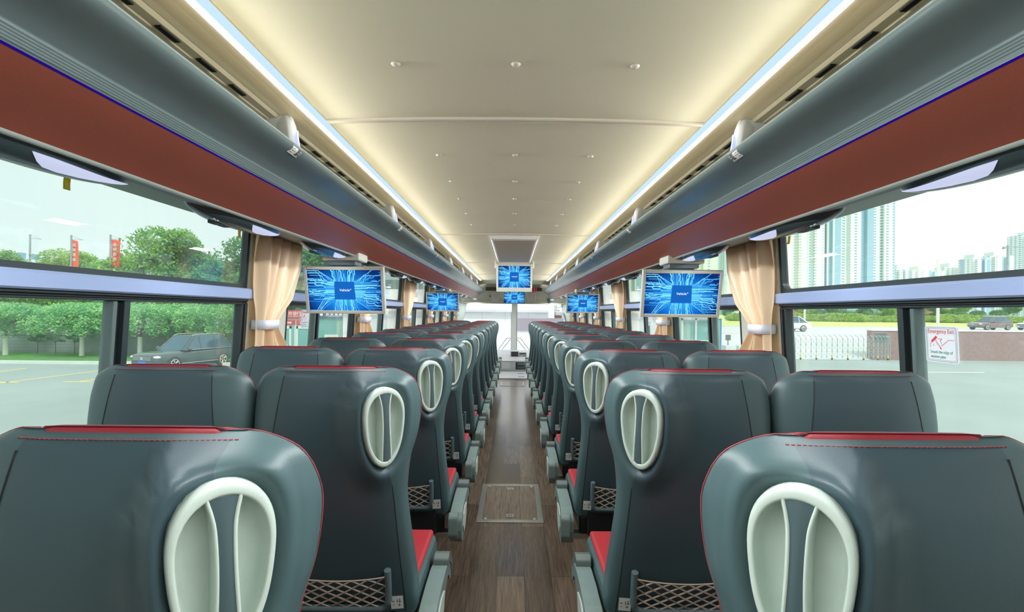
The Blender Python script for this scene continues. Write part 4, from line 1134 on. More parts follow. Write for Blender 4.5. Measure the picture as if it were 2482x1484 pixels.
# ================================================================== OUTDOORS
struct(MB().box(-150, 60, -60, 42, GZ - 0.2, GZ).build('parking_lot', M['ground']))
struct(MB().box(60, 150, -60, 42, GZ - 0.2, GZ).build('parking_lot_far', M['ground'])) if False else None
KY = 29.2
struct(MB().box(-70, -8.0, KY, KY + 0.35, GZ, GZ + 0.16).build('kerb_strip', M['kerb']))
struct(MB().box(-70, -15.0, KY + 0.35, 36.0, GZ, GZ + 0.12).build('grass_verge', M['grass']))
m = MB(); wz = GZ + 1.55
m.box(-70, -15.5, 35.9, 36.2, GZ, wz - 0.25); m.box(-70, -15.5, 35.82, 36.28, wz - 0.25, wz)
for k in range(5): m.box(-70, -15.5, 35.885, 35.9, GZ + 0.2 + 0.22 * k, GZ + 0.40 + 0.22 * k)
struct(m.build('garden_wall', M['brick'], None, bevel=0.01, seg=1))
def line(p, q, w, mtl, label, grp=None, nm='parking_line'):
    p, q = Vector(p), Vector(q); d = (q - p).normalized() * w / 2; n = Vector((-d.y, d.x, 0))
    m = MB(); z = Vector((0, 0, 0.004)); m.hexa([p + n, q + n, q - n, p - n, p + n + z, q + n + z, q - n + z, p - n + z])
    o = m.build(nm, mtl); o['kind'] = 'structure'; return o
def gpt(px, py):
    x, y = (px - 1245) / F, (757 - py) / F; c, s = math.cos(ROLL), math.sin(ROLL); v = x * s + y * c
    return at(px, py, (GZ - CZ) / v)
for (a, b) in (((-90, 912), (62, 893)), ((0, 929), (270, 895)), ((-120, 925), (45, 927)), ((195, 925), (300, 909)), ((155, 925), (225, 926)), ((530, 888), (560, 884))):
    line(gpt(*a), gpt(*b), 0.13, M['lineY'], '')
line(gpt(1990, 901), gpt(2385, 903), 0.16, M['lineW'], '')

def leaf_cloud(mb, c, rx, ry, rz, n, size, rnd, mi=0, shell=0.55, drop=0.0):
    for _ in range(n):
        while True:
            v = Vector((rnd.uniform(-1, 1), rnd.uniform(-1, 1), rnd.uniform(-1, 1)))
            if 0.02 < v.length <= 1: break
        k = rnd.uniform(shell, 1.0) / v.length if rnd.random() < 0.8 else 1
        p = Vector((c[0] + v.x * k * rx, c[1] + v.y * k * ry, c[2] + v.z * k * rz))
        a, b, g = rnd.uniform(0, 6.28), rnd.uniform(-0.9, 0.9), rnd.uniform(0.6, 1.4) * size
        u = Vector((math.cos(a) * math.cos(b), math.sin(a) * math.cos(b), math.sin(b))); w = u.orthogonal().normalized()
        w = (w + Vector((rnd.uniform(-1, 1), rnd.uniform(-1, 1), rnd.uniform(-1, 1))) * 0.6).normalized()
        u *= g; w *= g * 0.55
        mb.add([p - u * 0.5, p + w * 0.5, p + u * 0.5, p - w * 0.5], [(0, 1, 2, 3)], mi, True)

def tree_proto(name, label, cat, H, R, leafm, seed, trunk_h=2.2, n=2600, size=0.30, group=None, whitewash=False, weeping=False):
    rnd = random.Random(seed)
    t = thing(name, label, cat, (0, 0, 0), 0, group)
    m = MB()
    if weeping:
        leaf_cloud(m, (0, 0, H - 0.55), R, R, 0.6, n // 3, size, rnd)
        for k in range(30):
            a = k * 2.4 + rnd.uniform(-0.2, 0.2); rr_ = R * rnd.uniform(0.3, 1.02)
            leaf_cloud(m, (rr_ * math.cos(a), rr_ * math.sin(a), H - 0.9 - rnd.uniform(0, 0.55)), 0.42, 0.42, rnd.uniform(0.5, 0.95), n // 40, size, rnd, 0, 0.1)
    else:
        blobs = [(0, 0, trunk_h + (H - trunk_h) * 0.5, R * 0.72, (H - trunk_h) * 0.46)]
        for k in range(22):
            a = k * 2.39996 + rnd.uniform(-0.2, 0.2); zz = 0.12 + 0.76 * ((k * 0.618) % 1.0)
            rr_ = R * 0.70 * math.sqrt(max(0.05, 1 - (zz * 1.05 - 0.35) ** 2 / 0.62))
            blobs.append((rr_ * math.cos(a), rr_ * math.sin(a), trunk_h + (H - trunk_h) * zz, R * rnd.uniform(0.30, 0.40), (H - trunk_h) * rnd.uniform(0.11, 0.17)))
        blobs.append((0.1 * R, 0, H - (H - trunk_h) * 0.16, R * 0.42, (H - trunk_h) * 0.16))
        tot = sum(b[3] for b in blobs)
        for b in blobs: leaf_cloud(m, b[:3], b[3], b[3], b[4], int(n * b[3] / tot), size, rnd)
    m.build('crown', leafm, t)
    m = MB(); hh = H - 0.9 if weeping else trunk_h + (H - trunk_h) * 0.4; tr = 0.13 if weeping else 0.016 * H
    m.tube([(0, 0, 0), (0.02, 0, hh * 0.4), (-0.03, 0.02, hh)], [tr, tr * 0.9, tr * 0.6], 10)
    for k in range(5):
        a = k * 1.257; m.tube([(0, 0, hh * 0.72), (R * 0.3 * math.cos(a), R * 0.3 * math.sin(a), hh * 0.95), (R * 0.6 * math.cos(a), R * 0.6 * math.sin(a), hh * (1.08 if weeping else 1.3))], [tr * 0.5, tr * 0.35, tr * 0.15], 6)
    m.build('trunk', M['bark'], t)
    if whitewash:
        m = MB(); m.tube([(0, 0, 0), (0.01, 0, 0.6), (0.02, 0, 1.25)], [tr * 1.12, tr * 1.06, tr * 1.03], 12); o = m.build('painted_band', M['whitewash'], t); o['label'] = 'whitewashed lower trunk'
    return t

# weeping trees along the verge
WL = ['white-painted weeping tree at the outer edge of the first visible window', 'second white-painted weeping tree, at the end of the yellow lines', 'third weeping tree, half hidden by the window divider', 'fourth weeping tree, behind the parked dark car', 'fifth weeping tree, behind the rear of the parked dark car', 'weeping tree half hidden by the peach curtain', 'weeping tree before the first one, cut by the picture edge']
wt = tree_proto('weeping_tree', WL[1], 'tree', 3.42, 2.3, M['leafB'], 3, n=14000, size=0.16, group='weeping trees on the verge', whitewash=True, weeping=True)
b = gpt(160, 871); wt.location = (b.x, 33.2, GZ + 0.12)
for k, (px, y) in enumerate(((14, 33.2), (250, 33.6), (340, 33.4), (445, 33.8), (545, 33.6))):
    dup(wt, ((px - 1245) / F * y, y, GZ + 0.12), WL[[0, 2, 3, 4, 5, 6][k]], rz=0.7 * k + 0.4)
m = MB(); rh = random.Random(77)
for k in range(34):
    leaf_cloud(m, (-46 + 0.86 * k, 38.2, GZ + 2.1), 1.0, 0.7, 1.5, 330, 0.24, rh, 0, 0.3)
hg = tag(m.build('hedge', M['leafY']), 'sunlit yellow-green hedge standing behind the grey garden wall', 'hedge'); hg['kind'] = 'stuff'
# small shrubs in front of the wall
sh = tree_proto('verge_shrub', 'thin leafy shrub before the garden wall, between two painted trunks', 'shrub', 1.35, 0.55, M['leafC'], 21, trunk_h=0.75, n=380, size=0.12, group='shrubs on the verge')
for k, px in enumerate((92, 135, 182)):
    y = 34.6; loc = ((px - 1245) / F * y, y, GZ + 0.12)
    if k == 0: sh.location = loc
    else: dup(sh, loc, ('thin bare-stemmed shrub before the garden wall, middle of three', 'thin leafy shrub beside the second painted trunk')[k - 1], rz=k)
# tall trees behind
def tall(px, topy, y, half, proto, label, rz=0.0):
    top = at(px, topy, y); H0 = proto['H']; k = (top.z - GZ) / H0
    return dup(proto, (top.x, y, GZ), label, rz=rz, scale=k)
pA = tree_proto('leafy_tree', 'broad pale green tree rising behind the parked dark car', 'tree', 10.0, 4.7, M['leafA'], 11, trunk_h=2.6, n=20000, size=0.30, group='tall trees behind the garden wall'); pA['H'] = 10.0
top = at(385, 548, 47); k_ = (top.z - GZ) / 10.0; pA.location = (top.x - 0.6, 47, GZ); pA.scale = (k_ * 0.92, k_ * 0.92, k_)
pB = tree_proto('leafy_tree', 'darker round tree between the broad tree and the first curtain', 'tree', 10.0, 4.4, M['leafC'], 12, trunk_h=2.4, n=19000, size=0.30, group='tall trees behind the garden wall'); pB['H'] = 10.0
top = at(580, 572, 46); k_ = (top.z - GZ) / 10.0; pB.location = (top.x, 46, GZ); pB.scale = (k_,) * 3
tall(135, 600, 46, 90, pA, 'light green tree standing between the bare pole and the first flag', 1.0)
tall(490, 610, 49, 60, pB, 'dark tree tucked in behind the broad pale tree', 2.0)
tall(228, 650, 42, 60, pA, 'low tree below the two red flags', 2.2)
tall(20, 645, 42, 50, pA, 'low bushy tree at the foot of the bare pole', 3.0)
tall(310, 668, 41, 60, pB, 'low dark tree under the broad pale tree', 0.4)
tall(705, 585, 35.5, 60, pB, 'dark tree seen past the first curtain above the bank kiosk', 0.9)
tall(-60, 600, 44, 60, pA, 'green tree cut off by the picture edge behind the wall', 0.2)
for k, (px, ty) in enumerate(((955, 640), (1010, 660), (1060, 690))):
    tall(px, ty, 52 + 3 * k, 60, pB, f'dark tree seen through the {ORD[k + 2]} tree-side window', 1.3 * k)
# flag poles
def flag_pole(px, topy, y, hasflag, label, narrow=False):
    top = at(px, topy, y); t = thing('flag_pole', label, 'flag pole', (top.x, y, GZ), 0, 'flag poles among the trees'); H = top.z - GZ
    m = MB(); m.tube([(0, 0, 0), (0, 0, H)], 0.07, 8); m.build('pole', M['pole'], t)
    m = MB(); m.tube([(0, 0, H - 0.35), (1.0, 0, H - 0.42)], 0.018, 6); m.tube([(0, 0, H - 0.05), (1.0, 0, H - 0.42)], 0.012, 6); m.build('arm', M['pole'], t)
    if hasflag:
        w = 0.45 if narrow else 0.72; hF = 2.7
        m = MB(); m.grid([[Vector((0.09 + (w + (0.18 * j / 8 if narrow else 0)) * i / 6, 0.05 * math.sin(i * 1.3 + j * 0.4), H - 0.43 - hF * j / 8 - (0.12 * (i / 6) ** 3 if j == 0 else 0))) for j in range(9)] for i in range(7)], 0, True)
        f = m.build('banner', M['flag'], t, solid=0.01)
        m = MB(); rnd = random.Random(px)
        for g in range(4):
            z0 = H - 1.0 - 0.42 * g; x0 = 0.09 + w * 0.25
            for q in range(3): m.box(x0, x0 + 0.32 * w / 0.72, -0.075, -0.07, z0 + 0.11 * q, z0 + 0.11 * q + 0.05)
            for q in range(2 + g % 2): xx = x0 + (0.02 + 0.24 * q / max(1, 1 + g % 2)) * w / 0.72; m.box(xx, xx + 0.06, -0.075, -0.07, z0, z0 + 0.27)
        m.build('banner_lettering', M['flagw'], f)
flag_pole(73, 568, 44.5, False, 'bare grey flag pole without a flag')
flag_pole(173, 570, 44.5, True, 'pole with a narrow red flag partly behind a tree', True)
flag_pole(268, 569, 44.5, True, 'pole with a wide red flag beside the broad tree')
# globe lamps
for k, (px, py, y) in enumerate(((30, 744, 37.5), (233, 745, 37.5), (440, 747, 39))):
    c = at(px, py, y); t = thing('globe_lamp', ('cream globe lamp above the hedge near the first painted trunk', 'cream globe lamp above the hedge beside the window divider', 'cream globe lamp above the hedge over the parked car')[k], 'lamp', (c.x, y, GZ), 0, 'globe lamps behind the hedge')
    m = MB(); m.ball((0, 0, c.z - GZ), 0.26, 0.26, 0.20); m.build('globe', M['globe'], t)
    m = MB(); m.tube([(0, 0, 0), (0, 0, c.z - GZ - 0.15)], 0.05, 8); m.build('post', M['pole'], t)

# cars ---------------------------------------------------------------
def car(name, label, loc, rz, paint, L=4.9, W=1.95, H=1.75, suv=True, cat='car'):
    t = thing(name, label, cat, loc, rz)
    hl, hw_ = L / 2, W / 2
    st = [(-1.0, .52, .80, .42), (-0.985, .80, .95, .36), (-0.93, .93, 1.03, .30), (-0.8, .985, 1.06, .27), (-0.4, 1.0, 1.04, .25), (0.1, 1.0, 1.02, .25), (0.4, 1.0, 1.00, .25), (0.55, .99, .985, .26), (0.75, .97, .97, .28), (0.9, .93, .92, .30), (0.965, .86, .87, .33), (1.0, .70, .78, .38)]
    ks = H / 1.75
    rows = []
    for x, w, zt, zb in st:
        ring = []
        for i in range(24):
            a = 2 * math.pi * i / 24; e = 0.42
            ring.append(Vector((x * hl, math.copysign(abs(math.cos(a)) ** e, math.cos(a)) * hw_ * w, ((zt + zb) / 2 + math.copysign(abs(math.sin(a)) ** e, math.sin(a)) * (zt - zb) / 2) * ks)))
        rows.append(ring)
    m = MB(); m.grid(rows, 0, True, False, True); m.add(rows[0], [tuple(range(24))]); m.add(rows[-1], [tuple(range(23, -1, -1))]); m.build('body', paint, t)
    # greenhouse
    xb0, xb1 = (-0.93, 0.40); xt0, xt1 = (-0.74, 0.10)
    if not suv: xb0, xt0 = -0.86, -0.52
    def ringz(k, inset=0):
        x0, x1 = lerp(xb0, xt0, k ** 1.1) * hl, lerp(xb1, xt1, k) * hl; w = lerp(0.93, 0.70, k) * hw_; r = 0.22
        z = lerp(1.0, H / ks - 0.04, k) * ks; pts = []
        for cx, cy, a0 in ((x1 - r, w - r, 0), (x0 + r, w - r, 90), (x0 + r, -w + r, 180), (x1 - r, -w + r, 270)):
            for q in range(5): a = math.radians(a0 + 22.5 * q); pts.append(Vector((cx + r * math.cos(a), cy + r * math.sin(a), z)))
        return pts
    m = MB(); m.grid([ringz(k / 5) for k in range(6)], 0, True, False, True); m.build('window_glass', M['carglass'], t)
    m = MB(); a = ringz(1.0); cz = Vector((sum(p.x for p in a) / len(a), 0, H))
    m.grid([[p + Vector((0, 0, -0.03)) for p in a], a, [lerp(p, cz, 0.15) + Vector((0, 0, 0.02)) for p in a], [Vector((lerp(p.x, cz.x, 0.5), p.y * 0.5, H - 0.005)) for p in a], [cz for p in a]], 0, True, False, True); m.build('roof', paint, t)
    m = MB(); a0, a1 = ringz(0), ringz(1)
    n = len(a0)
    for i in (1, 3, 6, 8, 11, 13, 16, 18): m.tube([lerp(a0[i], a1[i], q / 4) * 1.004 for q in range(5)], 0.035, 6)
    for xq in (-0.05, -0.45):
        for sy in (-1, 1):
            k0, k1 = lerp(a0[0], a0[0], 0), a1[0]
            m.tube([Vector((xq * hl, sy * (lerp(0.93, 0.70, q / 4) * hw_ + 0.004), lerp(1.0, H / ks - 0.04, q / 4) * ks)) for q in range(5)], 0.03, 6)
    m.build('pillar_frame', paint, t)
    m = MB()
    for sy in (-1, 1):
        m.tube([Vector((x * hl, sy * hw_ * lerp(.945, .93, 0), 1.0 * ks + 0.02)) for x in (-0.85, -0.4, 0.0, 0.36)], 0.014, 6)
        if suv: m.tube([(-0.70 * hl, sy * 0.62 * hw_, H - 0.01), (-0.62 * hl, sy * 0.62 * hw_, H + 0.045), (0.0, sy * 0.62 * hw_, H + 0.045), (0.09 * hl, sy * 0.62 * hw_, H - 0.02)], 0.022, 6)
        m.tube([(-0.5 * hl, sy * hw_ * 1.0, 0.36 * ks), (0.45 * hl, sy * hw_ * 1.0, 0.36 * ks)], 0.018, 6)
    m.build('chrome_trim', M['chrome'], t)
    for sx_ in (-0.60, 0.615):
        for sy in (-1, 1):
            m = MB(); R, w = 0.37 * ks, 0.24; c = Vector((sx_ * hl, sy * (hw_ - 0.10), R))
            prof = [(0.62 * R, -w / 2), (0.95 * R, -w / 2), (R, -w / 2 + 0.03), (R, w / 2 - 0.03), (0.95 * R, w / 2), (0.62 * R, w / 2)]
            m.grid([[c + Vector((r * math.cos(k * math.pi / 12), y * sy, r * math.sin(k * math.pi / 12))) for k in range(24)] for r, y in prof], 0, True, False, True)
            wh = m.build('wheel', M['tyre'], t)
            m = MB()
            for k in range(5):
                a = k * 1.2566
                for da in (-0.16, 0.16): m.tube([c + Vector((0.05 * math.cos(a), sy * w / 2 * 0.9, 0.05 * math.sin(a))), c + Vector((0.63 * R * math.cos(a + da), sy * w / 2, 0.63 * R * math.sin(a + da)))], 0.022, 5)
            m.tube([c + Vector((0.63 * R * math.cos(k * math.pi / 12), sy * w / 2, 0.63 * R * math.sin(k * math.pi / 12))) for k in range(24)], 0.02, 6, closed=True)
            m.build('rim', M['rim'], wh)
            m = MB(); m.disc(c + Vector((0, sy * w * 0.2, 0)), 0.62 * R, (0, sy, 0), 24); m.build('rim_well', M['tyre'], wh)
    m = MB(); xf = hl * 0.975
    for k in range(3): m.box(xf - 0.10, hl + 0.025, -0.60 * hw_, 0.60 * hw_, (0.61 + 0.065 * k) * ks, (0.638 + 0.065 * k) * ks)
    m.build('grille', M['chrome'], t)
    m = MB(); m.box(xf - 0.15, hl + 0.012, -0.59 * hw_, 0.59 * hw_, 0.60 * ks, 0.79 * ks); m.build('grille_back', M['gasket'], t)
    for sy in (-1, 1):
        m = MB(); m.ball((hl * 0.925, sy * hw_ * 0.74, 0.75 * ks), 0.17, 0.20, 0.085); m.build('headlight', M['lampc'], t)
        m = MB(); m.ball((0.30 * hl, sy * (hw_ + 0.10), 1.08 * ks), 0.09, 0.13, 0.09); m.build('wing_mirror', paint, t)
    m = MB(); m.disc((hl + 0.032, 0, 0.69 * ks), 0.085, (1, 0, 0), 20); m.build('badge', M['chrome'], t)
    m = MB(); m.box(hl * 0.985, hl + 0.012, -0.24, 0.24, 0.42 * ks, 0.55 * ks); m.build('number_plate', M['plate'], t)
    return t
fw = gpt(430, 900); rw = gpt(529, 888)
car('parked_suv', 'dark grey SUV with roof rails parked before the hedge', (-17.95, 28.1, GZ), math.atan2(-0.96, -0.27), M['carD'], 5.0, 1.99, 1.78)

# bank kiosks and office block
KD = 30.5
a = at(668, 752, KD); b_ = at(766, 773, KD)
x0, x1, zt, zs = a.x, b_.x, a.z, b_.z
t = thing('bank_kiosk', 'white cash machine kiosk with a red sign band', 'kiosk', ((x0 + x1) / 2, KD, GZ))
hw_ = (x1 - x0) / 2; HT, HS = zt - GZ, zs - GZ
m = MB(); m.box(-hw_, hw_, 0.05, 2.0, 0, HS); m.build('cabin', M['ivory'], t)
m = MB(); m.box(-hw_ - 0.05, hw_ + 0.05, -0.06, 2.05, HS, HT); sg = m.build('sign_band', M['signred'], t, bevel=0.01)
R = Matrix.Rotation(math.pi / 2, 4, 'X')
text('sign_lettering', '招商银行', 0.26, Matrix.Translation((-hw_ * 0.15, -0.065, HS + (HT - HS) * 0.58)) @ R, M['flagw'], sg, 0, 0.0, 0.002)
text('sign_lettering', '24小时', 0.28, Matrix.Translation((hw_ * 0.55, -0.065, HS + (HT - HS) * 0.5)) @ R, M['flagw'], sg, 0.2, 0, 0.002)
m = MB(); m.box(-hw_ * 0.47, hw_ * 0.19, -0.068, -0.062, HS + 0.12, HS + 0.14); m.build('sign_underline', M['flagw'], sg)
m = MB(); m.tube([Vector((-hw_ * 0.68 + 0.14 * math.cos(k * math.pi / 10), -0.07, HS + (HT - HS) * 0.5 + 0.14 * math.sin(k * math.pi / 10))) for k in range(20)], 0.018, 6, closed=True)
for dx in (-1, 1): m.tube([(-hw_ * 0.68 + dx * 0.1, -0.07, HS + (HT - HS) * 0.5 - 0.07), (-hw_ * 0.68 + dx * 0.045, -0.07, HS + (HT - HS) * 0.5 + 0.07), (-hw_ * 0.68, -0.07, HS + (HT - HS) * 0.5 - 0.03)], 0.02, 6)
m.build('sign_logo', M['flagw'], sg)
for k in range(2):
    cx = -hw_ * 0.5 + hw_ * 1.0 * k; dw = hw_ * 0.46
    m = MB(); m.box(cx - dw, cx + dw, -0.02, 0.05, HS - 0.38, HS - 0.10); o = m.build('door_sign', M['signred'], t)
    m = MB()
    for q in range(4): m.box(cx - dw * 0.1 + 0.11 * q, cx - dw * 0.1 + 0.11 * q + 0.08, -0.03, -0.02, HS - 0.29, HS - 0.19)
    m.disc((cx - dw * 0.45, -0.025, HS - 0.24), 0.08, (0, -1, 0), 14); m.build('door_sign_lettering', M['flagw'], o)
    m = MB()
    for q in ((cx - dw, cx - dw + 0.1, 0, HS - 0.45), (cx + dw - 0.32, cx + dw - 0.22, 0, HS - 0.45), (cx - dw, cx + dw - 0.22, HS - 0.60, HS - 0.45), (cx - dw, cx + dw - 0.22, 0, 0.12)): m.box(q[0], q[1], -0.03, 0.05, q[2], q[3])
    d = m.build('door', M['ivory'], t)
    m = MB(); m.box(cx - dw + 0.1, cx + dw - 0.32, 0.0, 0.04, 0.12, HS - 0.6); m.box(cx + dw - 0.2, cx + dw - 0.06, 0.02, 0.045, 0.0, HS - 0.45); m.build('door_pane', M['teal'], d)
    m = MB(); m.box(cx - dw + 0.1, cx + dw - 0.38, -0.012, 0.0, HS - 1.90, HS - 1.76); m.build('door_stripe', M['signred'], d)
    m = MB(); m.tube([(cx + dw - 0.30, -0.05, HS - 1.95), (cx + dw - 0.30, -0.09, HS - 1.9), (cx + dw - 0.30, -0.09, HS - 1.65), (cx + dw - 0.30, -0.05, HS - 1.6)], 0.03, 6); m.build('door_handle', M['gasket'], d)
a = at(768, 758, KD); b_ = at(862, 772, KD); hw_ = (b_.x - a.x) / 2; HT = a.z - GZ; HS = b_.z - GZ
t = thing('cash_point_kiosk', 'pale green cash machine kiosk with a navy sign band', 'kiosk', ((a.x + b_.x) / 2, KD + 0.1, GZ))
m = MB(); m.box(-hw_, hw_, 0.1, 2.0, 0, HS); m.build('cabin', M['teal'], t)
m = MB(); m.box(-hw_, hw_, 0.0, 2.0, HS, HT); sg = m.build('sign_band', M['signnavy'], t)
m = MB()
for k in range(6): m.box(-hw_ * 0.55 + 0.26 * k, -hw_ * 0.55 + 0.26 * k + 0.16, -0.01, 0.0, HS + 0.19, HS + 0.30)
m.box(-hw_ * 0.6, hw_ * 0.9, -0.01, 0.0, HS + 0.12, HS + 0.15); m.disc((-hw_ * 0.8, -0.01, HS + 0.22), 0.1, (0, -1, 0), 14); m.build('sign_lettering', M['flagw'], sg)
m = MB(); m.box(-hw_ * 0.65, hw_ * 0.05, 0.02, 0.11, 0.5, 1.75); m.build('cash_machine', M['ivory'], t, bevel=0.03)
m = MB(); m.box(-hw_ * 0.5, -hw_ * 0.1, 0.0, 0.03, 1.05, 1.5); m.build('machine_display', M['knob'], t)
m = MB(); m.box(hw_ * 0.3, hw_ * 0.9, 0.05, 0.11, 0.3, 2.2); m.build('side_panel', M['ivory'], t)

def block(name, label, x0, x1, y0, y1, z0, z1, mtl, cat='building', roof=0.0, group=None):
    t = thing(name, label, cat, ((x0 + x1) / 2, y0, z0), 0, group)
    m = MB(); m.box(-(x1 - x0) / 2, (x1 - x0) / 2, 0, y1 - y0, 0, z1 - z0); m.build('wall', mtl, t)
    m = MB(); w = (x1 - x0) / 2; m.box(-w - 0.3 * roof, w + 0.3 * roof, -0.3 * roof, y1 - y0, z1 - z0, z1 - z0 + 0.4 * roof + 0.2)
    m.build('roof_edge', M['ivory'], t)
    return t
p = at(690, 605, 38); q = at(1000, 700, 38)
block('office_block', 'pale office block rising behind the bank kiosk', p.x, q.x, 38, 50, GZ, p.z, M['office'], roof=1.0)
p = at(-40, 605, 210); q = at(80, 600, 210)
fa = facade_mat('far_glass', (190, 206, 214), (120, 158, 180), 6, 4, 0.6, 0.6)
block('far_office', 'distant blue glass building beyond the trees', at(2, 0, 210).x, at(26, 0, 210).x, 210, 225, GZ, at(10, 607, 210).z, fa)
block('far_office', 'lower distant blue building beside the bare flag pole', at(27, 0, 230).x, at(44, 0, 230).x, 230, 240, GZ, at(30, 615, 230).z, fa)
block('far_office', 'long low distant building behind the bare flag pole', at(45, 0, 245).x, at(78, 0, 245).x, 245, 255, GZ, at(60, 620, 245).z, fa)
rb = at(395, 730, 60)
block('red_pavilion', 'red walled pavilion glimpsed behind the hedge', rb.x - 2.6, rb.x + 1.0, 60, 64, GZ, rb.z + 1.0, M['redbuilding'])
rb = at(470, 735, 62)
block('red_pavilion', 'second red pavilion beyond the broad tree trunk', rb.x - 4.5, rb.x + 1.5, 62, 66, GZ, rb.z + 1.2, M['redbuilding'])

# white tiled building ahead of the coach
t = thing('tiled_building', 'white tiled building straight ahead of the windscreen', 'building', (0, 21, GZ))
m = MB(); m.box(-7.0, 6.0, 0, 6, 0, 3.2 + 0.9); wl = m.build('wall', M['tile'], t)
m = MB()
for k in range(14): m.box(-7 + k * 0.95, -7 + k * 0.95 + 0.012, -0.004, 0, 0, 3.2)
for k in range(5): m.box(-7, 6, -0.004, 0, 0.3 + 0.66 * k, 0.312 + 0.66 * k)
m.box(-7, 6, -0.25, 0.0, 3.2, 3.3)
m.build('tile_joint', M['joint'], t)
a = at(1251, 772, 20.9); b_ = at(1342, 801, 20.9)
m = MB(); m.box(a.x, b_.x + 0.4, -0.09, 0.0, b_.z - GZ, a.z - GZ); m.build('wall_panel', M['panelp'], t)

# right-hand side: wall, gate, road, lawn, towers
RZ = -1.6 + CZ
struct(MB().box(18, 260, 43, 66, RZ - 0.3, RZ).build('road', M['roadm']))
struct(MB().add([(10, 37, GZ), (260, 37, GZ), (260, 43.2, RZ), (10, 43.2, RZ)], [(0, 1, 2, 3)]).build('ramp', M['roadm']))
m = MB(); m.add([(5, 66, RZ + 0.02), (300, 66, RZ + 0.02), (300, 84, CZ - 1.05), (5, 84, CZ - 1.05), (300, 600, CZ - 1.0), (5, 600, CZ - 1.0)], [(0, 1, 2, 3), (3, 2, 4, 5)]); struct(m.build('lawn', M['lawn']))
m = MB(); m.box(5, 300, 65.6, 66.0, RZ, RZ + 0.14); struct(m.build('road_kerb', M['kerb']))
WD = 37.0
a = at(2113, 799, WD); wz = a.z
m = MB(); m.box(a.x, 75, WD, WD + 0.5, GZ, wz - 0.08); m.box(a.x - 0.05, 75, WD - 0.05, WD + 0.55, wz - 0.08, wz, 1)
wl = struct(m.build('boundary_wall', [M['granite'], M['lineW']]))
m = MB(); q = at(2135, 815, WD); m.box(q.x - 0.45, q.x + 0.45, WD - 0.02, WD, q.z - 0.45, q.z + 0.2); m.build('wall_recess', M['rubber2'], wl)
# folding gate
g0, g1 = at(1915, 850, WD + 0.3), at(2153, 850, WD - 0.2)
t = thing('folding_gate', 'silver folding gate across the entrance beside the red wall', 'gate', (g0.x, WD - 0.4, GZ))
Lg = g1.x - g0.x + 0.0; Hg = at(2000, 813, WD - 0.4).z - GZ; n = 20
xs = [0.0]
for k in range(n): xs.append(xs[-1] + (1.0 if k < 13 else lerp(1.0, 0.45, (k - 13) / 6)))
xs = [x / xs[-1] * Lg for x in xs]
for x in xs:
    m = MB(); m.tube([(x, 0, 0.12), (x, 0, Hg - 0.22), (x - 0.05, 0, Hg - 0.12), (x - 0.14, 0, Hg - 0.04), (x - 0.26, 0, Hg)], 0.024, 6); m.build('gate_post', M['gate'], t)
m = MB()
for x0_, x1_ in zip(xs[:-1], xs[1:]):
    for z0_, z1_ in ((0.15, 0.62), (0.62, 1.08), (1.08, Hg - 0.25)):
        m.tube([(x0_, 0.03, z0_), (x1_, 0.03, z1_)], 0.011, 4); m.tube([(x0_, -0.03, z1_), (x1_, -0.03, z0_)], 0.011, 4)
    for z0_ in (0.62, 1.08): m.tube([(x0_, 0, z0_), (x1_, 0, z0_)], 0.010, 4)
m.build('gate_lattice', M['gate'], t)
for k in range(1, 20, 3):
    m = MB(); m.box(xs[k] - 0.03, xs[k] + 0.03, -0.04, 0.04, 0.14, 0.34); o = m.build('reflector', M['lineY'], t)
    m = MB(); m.tube([(xs[k] - 0.03, 0, 0.07), (xs[k] + 0.03, 0, 0.07)], 0.07, 12); m.build('castor', M['tyre'], o)
# street posts
for px, y, w, lab in ((1950, 66.5, 0.10, 'thin white street pole behind the folding gate'), (2273, 66.5, 0.17, 'thick white street pole behind the exit sticker')):
    c = at(px, 790, y); t = thing('street_pole', lab, 'pole', (c.x, y, RZ))
    m = MB(); m.tube([(0, 0, 0), (0, 0, 9)], w, 10); m.build('shaft', M['lineW'], t)
    m = MB(); m.tube([(0, 0, 8.8), (1.6, 0, 9.2)], 0.05, 6); m.ball((1.7, 0, 9.2), 0.35, 0.15, 0.08); m.build('lamp_arm', M['lineW'], t)
# cars on the road
c = at(2390, 796, 62); car('brown_hatchback', 'brown car driving on the road behind the red wall', (c.x, 61.5, RZ), math.pi + 0.12, M['carB'], 4.6, 1.85, 1.62)
c = at(2485, 795, 62.5); car('white_crossover', 'white car following the brown car on the road', (c.x + 0.6, 61.5, RZ), math.pi + 0.12, M['carW'], 4.6, 1.85, 1.62)
c = at(1893, 812, 50); car('white_sedan', 'white car passing behind the folding gate by the curtain', (c.x, 49.5, RZ), math.pi + 0.05, M['carW'], 4.6, 1.85, 1.5, suv=False)
